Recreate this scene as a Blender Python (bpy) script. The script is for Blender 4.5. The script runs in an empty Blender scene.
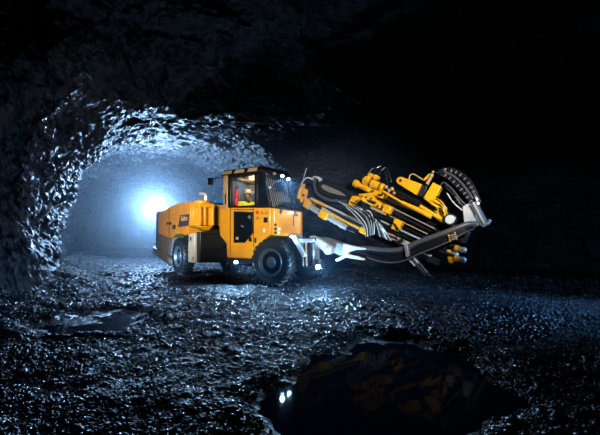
import bpy, bmesh, math, random
import numpy as np
from mathutils import Vector, Matrix, noise

random.seed(7)
rng = np.random.default_rng(7)
SC = bpy.context.scene
COL = SC.collection
PI = math.pi
R = math.radians

# ------------------------------------------------------------------ render look
SC.view_settings.view_transform = 'Standard'
SC.view_settings.look = 'None'
SC.view_settings.exposure = 0.0
SC.view_settings.gamma = 1.0
SC.view_settings.use_curve_mapping = False
SC.cycles.use_denoising = True
SC.cycles.max_bounces = 6
SC.cycles.diffuse_bounces = 3
SC.cycles.glossy_bounces = 3
SC.cycles.volume_bounces = 0
SC.cycles.transparent_max_bounces = 12
SC.cycles.sample_clamp_indirect = 4.0
SC.cycles.caustics_reflective = False
SC.cycles.caustics_refractive = False

# ------------------------------------------------------------------ camera
CAM_H = 1.29
FPX = 380.0
cam = bpy.data.objects.new('camera', bpy.data.cameras.new('camera'))
COL.objects.link(cam)
cam.location = (0, 0, CAM_H)
cam.rotation_euler = (PI / 2, 0, 0)
cam.data.sensor_width = 36
cam.data.lens = 36 * FPX / 600
cam.data.shift_y = (238 - 217.5) / 600
cam.data.clip_start = 0.05
cam.data.clip_end = 200
SC.camera = cam

w = bpy.data.worlds.new('world')
SC.world = w
w.use_nodes = True
w.node_tree.nodes['Background'].inputs[0].default_value = (0.004, 0.012, 0.03, 1)
w.node_tree.nodes['Background'].inputs[1].default_value = 0.0

# ------------------------------------------------------------------ materials
def nodes_of(name):
    m = bpy.data.materials.new(name)
    m.use_nodes = True
    nt = m.node_tree
    b = nt.nodes['Principled BSDF']
    return m, nt, b

def mat(name, col, rough=0.5, metal=0.0, var=0.25, scale=6.0, bump=0.0, bscale=40.0, coat=0.0, rvar=0.12, dirt=None, dirt_amt=0.4):
    """painted / metal / rubber surface with a little procedural wear"""
    m, nt, b = nodes_of(name)
    N, L = nt.nodes, nt.links
    tc = N.new('ShaderNodeTexCoord')
    nz = N.new('ShaderNodeTexNoise')
    nz.inputs['Scale'].default_value = scale
    nz.inputs['Detail'].default_value = 6
    nz.inputs['Roughness'].default_value = 0.65
    L.new(tc.outputs['Object'], nz.inputs['Vector'])
    rp = N.new('ShaderNodeValToRGB')
    rp.color_ramp.elements[0].position = 0.3
    rp.color_ramp.elements[1].position = 0.7
    lo = tuple(c * (1 - var) for c in col) if dirt is None else tuple(c * (1 - dirt_amt) + d * dirt_amt for c, d in zip(col, dirt))
    rp.color_ramp.elements[0].color = (*lo, 1)
    rp.color_ramp.elements[1].color = (*col, 1)
    L.new(nz.outputs['Fac'], rp.inputs['Fac'])
    L.new(rp.outputs['Color'], b.inputs['Base Color'])
    mr = N.new('ShaderNodeMapRange')
    mr.inputs['To Min'].default_value = min(1, rough + rvar)
    mr.inputs['To Max'].default_value = max(0.02, rough - rvar)
    L.new(nz.outputs['Fac'], mr.inputs['Value'])
    L.new(mr.outputs['Result'], b.inputs['Roughness'])
    b.inputs['Metallic'].default_value = metal
    b.inputs['Coat Weight'].default_value = coat
    b.inputs['Coat Roughness'].default_value = 0.15
    if bump:
        n2 = N.new('ShaderNodeTexNoise')
        n2.inputs['Scale'].default_value = bscale
        n2.inputs['Detail'].default_value = 4
        L.new(tc.outputs['Object'], n2.inputs['Vector'])
        bp = N.new('ShaderNodeBump')
        bp.inputs['Strength'].default_value = bump
        bp.inputs['Distance'].default_value = 0.02
        L.new(n2.outputs['Fac'], bp.inputs['Height'])
        L.new(bp.outputs['Normal'], b.inputs['Normal'])
    return m

def emit(name, col, s):
    m, nt, b = nodes_of(name)
    b.inputs['Base Color'].default_value = (*col, 1)
    b.inputs['Emission Color'].default_value = (*col, 1)
    b.inputs['Emission Strength'].default_value = s
    return m

M = {}
M['yellow'] = mat('yellow_paint', (0.80, 0.36, 0.012), 0.36, coat=0.3, scale=3.0, dirt=(0.45, 0.19, 0.03), dirt_amt=0.5)
M['drillyellow'] = mat('bright_yellow_paint', (0.92, 0.46, 0.008), 0.34, coat=0.3, scale=9.0, dirt=(0.35, 0.14, 0.01), dirt_amt=0.5)
M['skirt'] = mat('dusty_grey_paint', (0.17, 0.16, 0.155), 0.55, scale=5)
M['dark'] = mat('dark_painted_steel', (0.012, 0.014, 0.018), 0.42, scale=8)
M['darkoil'] = mat('oily_dark_steel', (0.02, 0.024, 0.03), 0.3, metal=0.5, scale=9)
M['black'] = mat('black_plastic', (0.005, 0.005, 0.007), 0.35)
M['rubber'] = mat('tyre_rubber', (0.016, 0.018, 0.02), 0.42, bump=0.25, bscale=60, scale=8)
M['rim'] = mat('rim_steel', (0.16, 0.2, 0.23), 0.35, metal=0.5, scale=9)
M['steel'] = mat('bright_steel', (0.55, 0.57, 0.60), 0.3, metal=0.35, scale=7, var=0.35)
M['chrome'] = mat('chrome_rod', (0.72, 0.76, 0.8), 0.22, metal=0.4, rvar=0.05, var=0.1)
M['lightgrey'] = mat('light_grey_paint', (0.56, 0.59, 0.62), 0.4, scale=6, var=0.3)
M['midgrey'] = mat('mid_grey_steel', (0.2, 0.2, 0.22), 0.4, metal=0.3, scale=6, var=0.3)
M['hose'] = mat('hose_rubber', (0.008, 0.009, 0.011), 0.25, scale=15)
M['greyhose'] = mat('grey_hose_sleeve', (0.06, 0.06, 0.075), 0.42, scale=15)
M['warmgrey'] = mat('warm_grey_paint', (0.26, 0.235, 0.21), 0.4)
M['palehose'] = mat('pale_hose_sleeve', (0.3, 0.38, 0.41), 0.3, scale=20)
M['beige'] = mat('beige_trim', (0.46, 0.32, 0.17), 0.5, scale=6, var=0.3)
M['panel'] = mat('name_panel_paint', (0.05, 0.05, 0.07), 0.4, var=0.15)
M['gold'] = mat('gold_letter_paint', (0.75, 0.5, 0.24), 0.4, var=0.1)
M['red'] = mat('red_paint', (0.75, 0.03, 0.015), 0.3, var=0.15)
M['white'] = mat('white_label', (0.75, 0.75, 0.74), 0.5, var=0.1)
M['bluetop'] = mat('blue_plastic', (0.02, 0.2, 0.6), 0.35, var=0.2)
M['lining'] = mat('haze_blue_lining', (0.33, 0.42, 0.62), 0.6, var=0.25, scale=5)  # blue put into the colour for the haze-lit tunnel behind the driver
M['seat'] = mat('seat_fabric', (0.02, 0.02, 0.024), 0.8)
M['hivis'] = mat('hi_vis_yellow_cloth', (0.85, 0.72, 0.02), 0.7, var=0.25, scale=12, bump=0.2, bscale=25)
M['skin'] = mat('skin', (0.42, 0.2, 0.11), 0.5, var=0.15)
M['hair'] = mat('dark_hair', (0.012, 0.009, 0.008), 0.6)
M['helmet'] = mat('tan_helmet', (0.42, 0.33, 0.17), 0.4, var=0.15)
M['lens'] = emit('lamp_lens_glow', (0.55, 0.8, 1.0), 30)
M['jean'] = mat('dark_trousers', (0.02, 0.025, 0.05), 0.8)

def glass_mat(name, tint, alpha, rough=0.03):
    m, nt, b = nodes_of(name)
    N, L = nt.nodes, nt.links
    tr = N.new('ShaderNodeBsdfTransparent')
    tr.inputs[0].default_value = (*tint, 1)
    gl = N.new('ShaderNodeBsdfGlossy')
    gl.inputs['Roughness'].default_value = rough
    fr = N.new('ShaderNodeFresnel')
    ge = N.new('ShaderNodeNewGeometry'); ior = N.new('ShaderNodeMapRange')      # same reflectance on both faces of the pane
    ior.inputs['To Min'].default_value = 1.45; ior.inputs['To Max'].default_value = 1 / 1.45
    L.new(ge.outputs['Backfacing'], ior.inputs['Value']); L.new(ior.outputs['Result'], fr.inputs['IOR'])
    mx = N.new('ShaderNodeMixShader')
    L.new(fr.outputs[0], mx.inputs[0])
    L.new(tr.outputs[0], mx.inputs[1])
    L.new(gl.outputs[0], mx.inputs[2])
    L.new(mx.outputs[0], N['Material Output'].inputs['Surface'])
    return m
M['glass'] = glass_mat('cab_glass', (0.9, 0.95, 1.0), 0.1)
M['darkglass'] = mat('dark_tinted_glass', (0.004, 0.007, 0.011), 0.06, rvar=0.03)
M['screenglass'] = glass_mat('windscreen_glass', (0.22, 0.26, 0.32), 0.3, 0.06)

def rock_mat(name, base, rough, bump, bscale):
    m, nt, b = nodes_of(name)
    N, L = nt.nodes, nt.links
    tc = N.new('ShaderNodeTexCoord')
    n1 = N.new('ShaderNodeTexNoise'); n1.inputs['Scale'].default_value = 0.9; n1.inputs['Detail'].default_value = 8; n1.inputs['Roughness'].default_value = 0.7
    n2 = N.new('ShaderNodeTexNoise'); n2.inputs['Scale'].default_value = bscale; n2.inputs['Detail'].default_value = 6; n2.inputs['Roughness'].default_value = 0.7
    v = N.new('ShaderNodeTexVoronoi'); v.inputs['Scale'].default_value = bscale * 0.55
    for n in (n1, n2, v):
        L.new(tc.outputs['Object'], n.inputs['Vector'])
    rp = N.new('ShaderNodeValToRGB')
    rp.color_ramp.elements[0].position = 0.3; rp.color_ramp.elements[1].position = 0.72
    rp.color_ramp.elements[0].color = (*[c * 0.45 for c in base], 1)
    rp.color_ramp.elements[1].color = (*[c * 1.35 for c in base], 1)
    L.new(n1.outputs['Fac'], rp.inputs['Fac'])
    L.new(rp.outputs['Color'], b.inputs['Base Color'])
    mr = N.new('ShaderNodeMapRange')
    mr.inputs['From Min'].default_value = 0.35; mr.inputs['From Max'].default_value = 0.65
    mr.inputs['To Min'].default_value = rough - 0.13; mr.inputs['To Max'].default_value = rough + 0.25
    L.new(n1.outputs['Fac'], mr.inputs['Value'])
    L.new(mr.outputs['Result'], b.inputs['Roughness'])
    ad = N.new('ShaderNodeMath'); ad.operation = 'ADD'
    L.new(n2.outputs['Fac'], ad.inputs[0]); L.new(v.outputs['Distance'], ad.inputs[1])
    bp = N.new('ShaderNodeBump')
    bp.inputs['Strength'].default_value = bump
    bp.inputs['Distance'].default_value = 0.12
    L.new(ad.outputs[0], bp.inputs['Height'])
    L.new(bp.outputs['Normal'], b.inputs['Normal'])
    return m
M['rock'] = rock_mat('wet_blasted_rock', (0.026, 0.031, 0.038), 0.29, 0.6, 8.0)
M['mud'] = rock_mat('wet_dark_ground', (0.007, 0.010, 0.016), 0.27, 0.8, 30.0)
M['stone'] = mat('wet_gravel_stone', (0.02, 0.029, 0.044), 0.26, scale=1.3, var=0.6, rvar=0.15)
def water_mat():
    m, nt, b = nodes_of('still_dark_water')
    N, L = nt.nodes, nt.links
    b.inputs['Base Color'].default_value = (0.004, 0.008, 0.014, 1)
    b.inputs['Roughness'].default_value = 0.04
    b.inputs['IOR'].default_value = 1.03
    tc = N.new('ShaderNodeTexCoord'); n = N.new('ShaderNodeTexNoise')
    n.inputs['Scale'].default_value = 3.0; n.inputs['Detail'].default_value = 2
    L.new(tc.outputs['Object'], n.inputs['Vector'])
    bp = N.new('ShaderNodeBump'); bp.inputs['Strength'].default_value = 0.06; bp.inputs['Distance'].default_value = 0.03
    L.new(n.outputs['Fac'], bp.inputs['Height']); L.new(bp.outputs['Normal'], b.inputs['Normal'])
    return m
M['water'] = water_mat()

# ------------------------------------------------------------------ mesh helpers
SINGLES = set('warning_triangle triangle_centre valve_block step_rung hood_latch locker_latch push_button yellow_tie hose_sleeve hose_fitting deck_hose roof_trim door_handle housing_rib lamp_arm eyes feed_rail carrier_link rear_post'.split())
class MB:
    """collects shapes; build() links them as ONE mesh object"""
    def __init__(self):
        self.bm = bmesh.new()
    def poly_prism(self, pts3, off):
        """flat polygon of 3-D points extruded along off"""
        off = Vector(off)
        a = [self.bm.verts.new(Vector(p)) for p in pts3]
        b = [self.bm.verts.new(Vector(p) + off) for p in pts3]
        n = len(a)
        self.bm.faces.new(a)
        self.bm.faces.new(list(reversed(b)))
        for i in range(n):
            self.bm.faces.new((a[i], b[i], b[(i + 1) % n], a[(i + 1) % n]))
        return self
    def prism(self, xz, y0, y1):
        return self.poly_prism([(x, y0, z) for x, z in xz], (0, y1 - y0, 0))
    def plan(self, xy, z0, z1):
        return self.poly_prism([(x, y, z0) for x, y in xy], (0, 0, z1 - z0))
    def box(self, x0, x1, y0, y1, z0, z1):
        return self.plan([(x0, y0), (x1, y0), (x1, y1), (x0, y1)], z0, z1)
    def hexa(self, lo, hi):
        a = [self.bm.verts.new(Vector(p)) for p in lo]
        b = [self.bm.verts.new(Vector(p)) for p in hi]
        n = len(a)
        self.bm.faces.new(a); self.bm.faces.new(list(reversed(b)))
        for i in range(n):
            self.bm.faces.new((a[i], b[i], b[(i + 1) % n], a[(i + 1) % n]))
        return self
    def beam(self, p, q, w_, h, up=(0, 0, 1)):
        """square bar p -> q, w_ across, h along up"""
        p, q = Vector(p), Vector(q)
        d = (q - p).normalized()
        s = d.cross(Vector(up)).normalized()
        u = s.cross(d).normalized()
        c = [(-w_ / 2, -h / 2), (w_ / 2, -h / 2), (w_ / 2, h / 2), (-w_ / 2, h / 2)]
        return self.hexa([p + s * a + u * b for a, b in c], [q + s * a + u * b for a, b in c])
    def tube(self, pts, r, n=10, r1=None, caps=True):
        pts = [Vector(p) for p in pts]
        rings = []
        ref = Vector((0.13, 0.31, 0.94))
        for i, p in enumerate(pts):
            d = (pts[min(i + 1, len(pts) - 1)] - pts[max(i - 1, 0)]).normalized()
            s = d.cross(ref)
            if s.length < 1e-3:
                s = d.cross(Vector((1, 0, 0)))
            s.normalize(); u = s.cross(d)
            k = i / max(1, len(pts) - 1)
            rr = r if r1 is None else r + (r1 - r) * k
            if callable(r): rr = r(k)
            rings.append([self.bm.verts.new(p + (s * math.cos(t * 2 * PI / n) + u * math.sin(t * 2 * PI / n)) * rr) for t in range(n)])
        for a, b in zip(rings, rings[1:]):
            for t in range(n):
                self.bm.faces.new((a[t], a[(t + 1) % n], b[(t + 1) % n], b[t]))
        if caps:
            self.bm.faces.new(list(reversed(rings[0]))); self.bm.faces.new(rings[-1])
        return self
    def cyl(self, p, q, r, r1=None, n=18):
        return self.tube([p, q], r, n, r1)
    def lathe(self, prof, org=(0, 0, 0), axis=(0, -1, 0), n=40, closed=False):
        """prof: (radius, height along axis)"""
        ax = Vector(axis).normalized()
        s = ax.cross(Vector((0, 0, 1)))
        if s.length < 1e-3: s = Vector((1, 0, 0))
        s.normalize(); u = s.cross(ax)
        o = Vector(org)
        rings = []
        for r, h in prof:
            rings.append([self.bm.verts.new(o + ax * h + (s * math.cos(t * 2 * PI / n) + u * math.sin(t * 2 * PI / n)) * max(r, 1e-4)) for t in range(n)])
        pairs = list(zip(rings, rings[1:]))
        if closed: pairs.append((rings[-1], rings[0]))
        for a, b in pairs:
            for t in range(n):
                self.bm.faces.new((a[t], a[(t + 1) % n], b[(t + 1) % n], b[t]))
        if not closed:
            if prof[0][0] > 1e-3: self.bm.faces.new(list(reversed(rings[0])))
            if prof[-1][0] > 1e-3: self.bm.faces.new(rings[-1])
        return self
    def ball(self, c, rx, ry=None, rz=None, u=16, v=10):
        ry = ry or rx; rz = rz or rx
        bmesh.ops.create_uvsphere(self.bm, u_segments=u, v_segments=v, radius=1, matrix=Matrix.Translation(Vector(c)) @ Matrix.Diagonal((rx, ry, rz, 1)))
        return self
    def build(self, name, m, parent=None, bevel=0.0, smooth=True, mx=None, seg=2):
        if mx is not None:
            bmesh.ops.transform(self.bm, matrix=mx, verts=self.bm.verts)
        bmesh.ops.recalc_face_normals(self.bm, faces=self.bm.faces)
        if name in SINGLES:                       # every separate piece becomes an object of its own
            todo, last = set(self.bm.verts), None
            while todo:
                seed = todo.pop(); isl, st_ = {seed}, [seed]
                while st_:
                    v = st_.pop()
                    for e_ in v.link_edges:
                        q_ = e_.other_vert(v)
                        if q_ not in isl: isl.add(q_); st_.append(q_)
                todo -= isl
                sub = MB(); mp = {v: sub.bm.verts.new(v.co) for v in isl}
                for f_ in {f_ for v in isl for f_ in v.link_faces}: sub.bm.faces.new([mp[v] for v in f_.verts])
                last = sub._finish(name, m, parent, bevel, smooth, seg)
            self.bm.free()
            return last
        return self._finish(name, m, parent, bevel, smooth, seg)
    def _finish(self, name, m, parent, bevel, smooth, seg):
        bmesh.ops.recalc_face_normals(self.bm, faces=self.bm.faces)
        me = bpy.data.meshes.new(name)
        self.bm.to_mesh(me); self.bm.free()
        me.materials.append(m)
        o = bpy.data.objects.new(name, me)
        COL.objects.link(o)
        if parent is not None: o.parent = parent
        if bevel:
            b = o.modifiers.new('bevel', 'BEVEL'); b.width = bevel; b.segments = seg; b.limit_method = 'ANGLE'; b.angle_limit = R(35)
        if smooth:
            me.polygons.foreach_set('use_smooth', [True] * len(me.polygons))
            try:
                me.set_sharp_from_angle(angle=R(38))
            except Exception:
                pass
        return o

def tag(o, label=None, cat=None, group=None, kind=None):
    if label: o['label'] = label
    if cat: o['category'] = cat
    if group: o['group'] = group
    if kind: o['kind'] = kind
    return o

def empty(name, loc=(0, 0, 0), rz=0, parent=None):
    o = bpy.data.objects.new(name, None)
    COL.objects.link(o)
    o.empty_display_size = 0.2
    o.location = loc; o.rotation_euler = (0, 0, rz)
    if parent is not None: o.parent = parent
    return o

def spline(pts, n=8):
    """Catmull-Rom through pts"""
    P_ = [Vector(p) for p in pts]
    P_ = [P_[0] * 2 - P_[1]] + P_ + [P_[-1] * 2 - P_[-2]]
    out = []
    for i in range(1, len(P_) - 2):
        a, b, c, d = P_[i - 1:i + 3]
        for k in range(n):
            t = k / n
            out.append(0.5 * ((2 * b) + (c - a) * t + (2 * a - 5 * b + 4 * c - d) * t * t + (3 * b - a - 3 * c + d) * t ** 3))
    out.append(P_[-2])
    return out

# ------------------------------------------------------------------ frames of the articulated rig
FO = Vector((-0.2, 10.96, 0)); FYAW = R(-31)
RYAW_REL = R(-23); PIV = Vector((-2.2, 0, 0))
MREAR = Matrix.Translation(PIV) @ Matrix.Rotation(RYAW_REL, 4, 'Z')
MFRONT = Matrix.Translation(FO) @ Matrix.Rotation(FYAW, 4, 'Z')

def trace(px, py, ly, mx=MFRONT):
    """point of the photograph laid on the machine's own lengthwise plane at sideways offset ly (machine coordinates, metres)"""
    inv = mx.inverted()
    o = inv @ Vector((0, 0, CAM_H))
    d = inv.to_3x3() @ Vector(((px - 300) / FPX, 1, -(py - 238) / FPX))
    t = (ly - o.y) / d.y
    return o + d * t
P = trace
def PR(px, py, ly): return trace(px, py, ly, MFRONT @ MREAR)

# =====================================================================  THE TUNNEL
def build_shell():
    """lofted rock surface: a drift running away to the back left that opens into a wider chamber around the camera"""
    ax = Vector((-0.42, 0.907)); pr = Vector((0.907, 0.42))
    W = 8.9
    rings = []   # (left base, right base, height)
    S = [50, 44, 38, 33, 28.5, 25, 22, 19.5, 17, 15, 13, 11, 9.5, 8, 6.6]
    for s in S:
        l = Vector((-5.7, 7.9)) + ax * s
        wide = 1.5 * min(1.0, max(0.0, (s - 5.0) / 8.0))
        rings.append((l - pr * wide, l + pr * W, 5.75 + 0.45 * wide))
    rings += [(Vector((-7.7, 12.2)), Vector((0.0, 17.3)), 5.75),
              (Vector((-7.0, 10.8)), Vector((1.2, 18.1)), 5.85),
              (Vector((-6.3, 9.3)), Vector((3.2, 18.4)), 6.0),
              (Vector((-5.75, 7.9)), Vector((5.8, 18.0)), 6.6),
              (Vector((-5.9, 7.2)), Vector((8.4, 17.0)), 7.4),
              (Vector((-7.2, 6.4)), Vector((10.6, 15.4)), 8.2),
              (Vector((-9.2, 5.6)), Vector((12.4, 13.2)), 8.8),
              (Vector((-11.2, 4.4)), Vector((13.6, 10.6)), 9.0),
              (Vector((-12.6, 2.6)), Vector((14.4, 7.5)), 9.0),
              (Vector((-13.2, 0.3)), Vector((14.8, 4.0)), 9.0),
              (Vector((-13.2, -3)), Vector((14.8, 0)), 9.0)]
    # resample along the loft
    NL = 520
    ctr = [(a + b) / 2 for a, b, h in rings]
    cum = [0]
    for a, b in zip(ctr, ctr[1:]): cum.append(cum[-1] + max(0.9, (b - a).length))
    # denser near the camera
    cc = np.array([[c_.x, c_.y] for c_ in ctr]); fine = np.linspace(0, cum[-1], 4000)
    dist = np.hypot(np.interp(fine, cum, cc[:, 0]), np.interp(fine, cum, cc[:, 1]))
    wgt = np.cumsum(1 / np.clip(dist, 9, 60)); wgt = (wgt - wgt[0]) / (wgt[-1] - wgt[0])
    tt = np.interp(np.linspace(0, 1, NL), wgt, fine)
    def m_y(a, b): return (a.y + b.y) / 2
    def samp(t):
        i = max(0, min(len(cum) - 2, int(np.searchsorted(cum, t, side='right') - 1)))
        k = (t - cum[i]) / (cum[i + 1] - cum[i])
        a, b = rings[i], rings[i + 1]
        return a[0].lerp(b[0], k), a[1].lerp(b[1], k), a[2] + (b[2] - a[2]) * k
    NQ = 400
    base = np.zeros((NL, NQ, 3))
    for i, t in enumerate(tt):
        l, r, h = samp(float(t))
        for j in range(NQ):
            th = PI * (1 - j / (NQ - 1))
            c, s = math.cos(th), math.sin(th)
            n = 3.4 - 0.75 * min(1.0, max(0.0, (float(m_y(l, r)) - 13.0) / 8.0))
            ex = math.copysign(abs(c) ** (2 / n), c); ez = abs(s) ** (2 / n)
            m = (l + r) / 2; hw = (r - l) / 2
            base[i, j] = (m.x + hw.x * ex, m.y + hw.y * ex, h * ez - 0.35)
    du = np.gradient(base, axis=0); dv = np.gradient(base, axis=1)
    nrm = np.cross(du, dv); nrm /= np.maximum(np.linalg.norm(nrm, axis=2, keepdims=True), 1e-6)
    cen = base.mean(axis=1, keepdims=True)
    flip = np.sign(((base - cen) * nrm).sum(axis=2, keepdims=True)); nrm = nrm * np.where(flip == 0, 1, flip)   # outward
    out = base.copy()
    for i in range(NL):
        for j in range(NQ):
            p = Vector(base[i, j])
            q = Vector((p.x * 0.8, p.y * 0.8, p.z * 1.5))
            a = noise.fractal(q * 0.3, 1.0, 2.0, 4)                     # broad bulges
            # blocky overbreak: cells of rock with their own offset, and thin beds between them
            d, pts = noise.voronoi(q * 0.55 + Vector((0.3, 0.1, 0.5)) * a)
            cell = noise.noise(pts[0] * 3.7)
            qs = Vector((p.x * 1.0, p.y * 1.0, p.z * 2.6)) + Vector((a, -a, a)) * 0.6
            d2, pts2 = noise.voronoi(qs * 1.5)
            cell2 = noise.noise(pts2[0] * 5.1)
            d3, pts3 = noise.voronoi(qs * 4.2)
            cell3 = noise.noise(pts3[0] * 7.3)
            edge = min(1.0, (d[1] - d[0]) * 2.5)
            f = noise.fractal(qs * 3.1, 0.8, 2.1, 4)
            off = 0.42 * a + 0.5 * cell * edge + 0.15 * cell2 + 0.055 * cell3 + 0.075 * f
            out[i, j] += nrm[i, j] * off
    jl, jr = 132, NQ - 133
    def sheet(name, j0, j1, label, flipf):
        nj = j1 - j0 + 1
        v = out[:, j0:j1 + 1].reshape(-1, 3)
        idx = np.arange(NL * nj).reshape(NL, nj)
        q = np.stack([idx[:-1, :-1], idx[1:, :-1], idx[1:, 1:], idx[:-1, 1:]], axis=-1).reshape(-1, 4)
        me = bpy.data.meshes.new(name)
        me.from_pydata(v.tolist(), [], q.tolist()); me.materials.append(M['rock'])
        o = bpy.data.objects.new(name, me); COL.objects.link(o)
        tag(o, label, None, None, 'structure')
        return o
    sheet('wall_left', 0, jl, 'rough wet rock wall on the left of the tunnel', False)
    sheet('ceiling', jl, jr, 'rough blasted rock roof arching over the tunnel', False)
    sheet('wall_right', jr, NQ - 1, 'dark rock wall behind and right of the drilling rig', False)
    # far end of the drift
    l, r, h = rings[0]
    bm = bmesh.new()
    n = 26
    vv = []
    for i in range(n):
        row = []
        for k in range(n):
            xy = l.lerp(r, -0.1 + 1.2 * i / (n - 1))
            p = Vector((xy.x, xy.y, -0.5 + 7.4 * k / (n - 1)))
            p += Vector((ax.x, ax.y, 0)) * (0.9 * noise.fractal(p * 0.5, 1, 2, 4))
            row.append(bm.verts.new(p))
        vv.append(row)
    for i in range(n - 1):
        for k in range(n - 1):
            bm.faces.new((vv[i][k], vv[i + 1][k], vv[i + 1][k + 1], vv[i][k + 1]))
    me = bpy.data.meshes.new('wall_back'); bm.to_mesh(me); bm.free(); me.materials.append(M['rock'])
    o = bpy.data.objects.new('wall_back', me); COL.objects.link(o)
    tag(o, 'rock face closing the far end of the tunnel', None, None, 'structure')
build_shell()

# ------------------------------------------------------------------ floor, puddles, gravel
POOLS = [  # centre x, y, half sizes, rotation, depth
    (0.78, 3.3, 0.80, 1.45, R(-22), 0.16),
    (-3.35, 6.1, 0.7, 0.9, R(25), 0.13),
]
def pool_field(x, y):
    v = 0.0
    for cx, cy, a, b, r, dep in POOLS:
        dx, dy = x - cx, y - cy
        u = dx * math.cos(r) + dy * math.sin(r); q = -dx * math.sin(r) + dy * math.cos(r)
        e = math.sqrt((u / a) ** 2 + (q / b) ** 2) + 0.38 * noise.noise(Vector((x * 1.1, y * 1.1, 3))) + 0.18 * noise.noise(Vector((x * 3.1, y * 3.1, 8)))
        v = min(v, -dep * max(0.0, min(1.0, (1.45 - e) / 0.75)))
    return v
def ground_h(x, y):
    p = Vector((x, y, 0))
    h = 0.05 * noise.fractal(p * 0.5, 1, 2, 3) + 0.035 * noise.fractal(p * 2.2, 0.8, 2, 4)
    # bank of loose rock thrown up along the left wall and beneath the right-hand gravel
    wl = (x + 5.7) * 0.907 + (y - 7.9) * 0.42
    if y > 5: h += 0.55 * math.exp(-max(0.0, wl + 0.3) / 0.75) * (0.6 + 0.5 * noise.noise(p * 1.3))
    h += 0.10 * math.exp(-(((x - 2.1) / 1.4) ** 2 + ((y - 6.4) / 1.3) ** 2))
    # keep the ground flat where the rig stands
    return h + pool_field(x, y)
RIGPTS = []
def floor_z(x, y):
    h = ground_h(x, y)
    return h - 0.02
def build_floor():
    ys = [0.9]
    while ys[-1] < 58:
        ys.append(ys[-1] + max(0.03, 0.011 * ys[-1]))
    NX = 260
    vs, n = [], len(ys)
    for y in ys:
        lo, hi = -(y * 0.86 + 2.2), (y * 0.86 + 2.2)
        lo, hi = max(lo, -34), min(hi, 17)
        for i in range(NX):
            x = lo + (hi - lo) * i / (NX - 1)
            vs.append((x, y, floor_z(x, y) + 0.012 * noise.noise(Vector((x * 9, y * 9, 1)))))
    idx = np.arange(n * NX).reshape(n, NX)
    q = np.stack([idx[:-1, :-1], idx[:-1, 1:], idx[1:, 1:], idx[1:, :-1]], axis=-1).reshape(-1, 4)
    me = bpy.data.meshes.new('floor')
    me.from_pydata(vs, [], q.tolist()); me.materials.append(M['mud'])
    o = bpy.data.objects.new('floor', me); COL.objects.link(o)
    tag(o, 'wet dark muddy ground of the tunnel', None, None, 'structure')
build_floor()

def puddle(i, label):
    cx, cy, a, b, r, dep = POOLS[i]
    bm = bmesh.new()
    n = 40; rings = []
    for k in (1.0, 0.985):
        ring = []
        for t in range(n):
            th = 2 * PI * t / n
            u, q = a * 1.6 * math.cos(th) * k, b * 1.6 * math.sin(th) * k
            ring.append(bm.verts.new((u * math.cos(r) - q * math.sin(r), u * math.sin(r) + q * math.cos(r), -0.02 if k == 1.0 else 0.0)))
        rings.append(ring)
    for t in range(n):
        bm.faces.new((rings[0][t], rings[0][(t + 1) % n], rings[1][(t + 1) % n], rings[1][t]))
    bm.faces.new(rings[1])
    me = bpy.data.meshes.new('puddle'); bm.to_mesh(me); bm.free(); me.materials.append(M['water'])
    o = bpy.data.objects.new('puddle', me); COL.objects.link(o)
    o.location = (cx, cy, -0.075)
    tag(o, label, 'puddle')
puddle(0, 'large still dark puddle mirroring the drill boom near the camera')
puddle(1, 'small dark puddle on the muddy ground left of the rear wheel')

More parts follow.
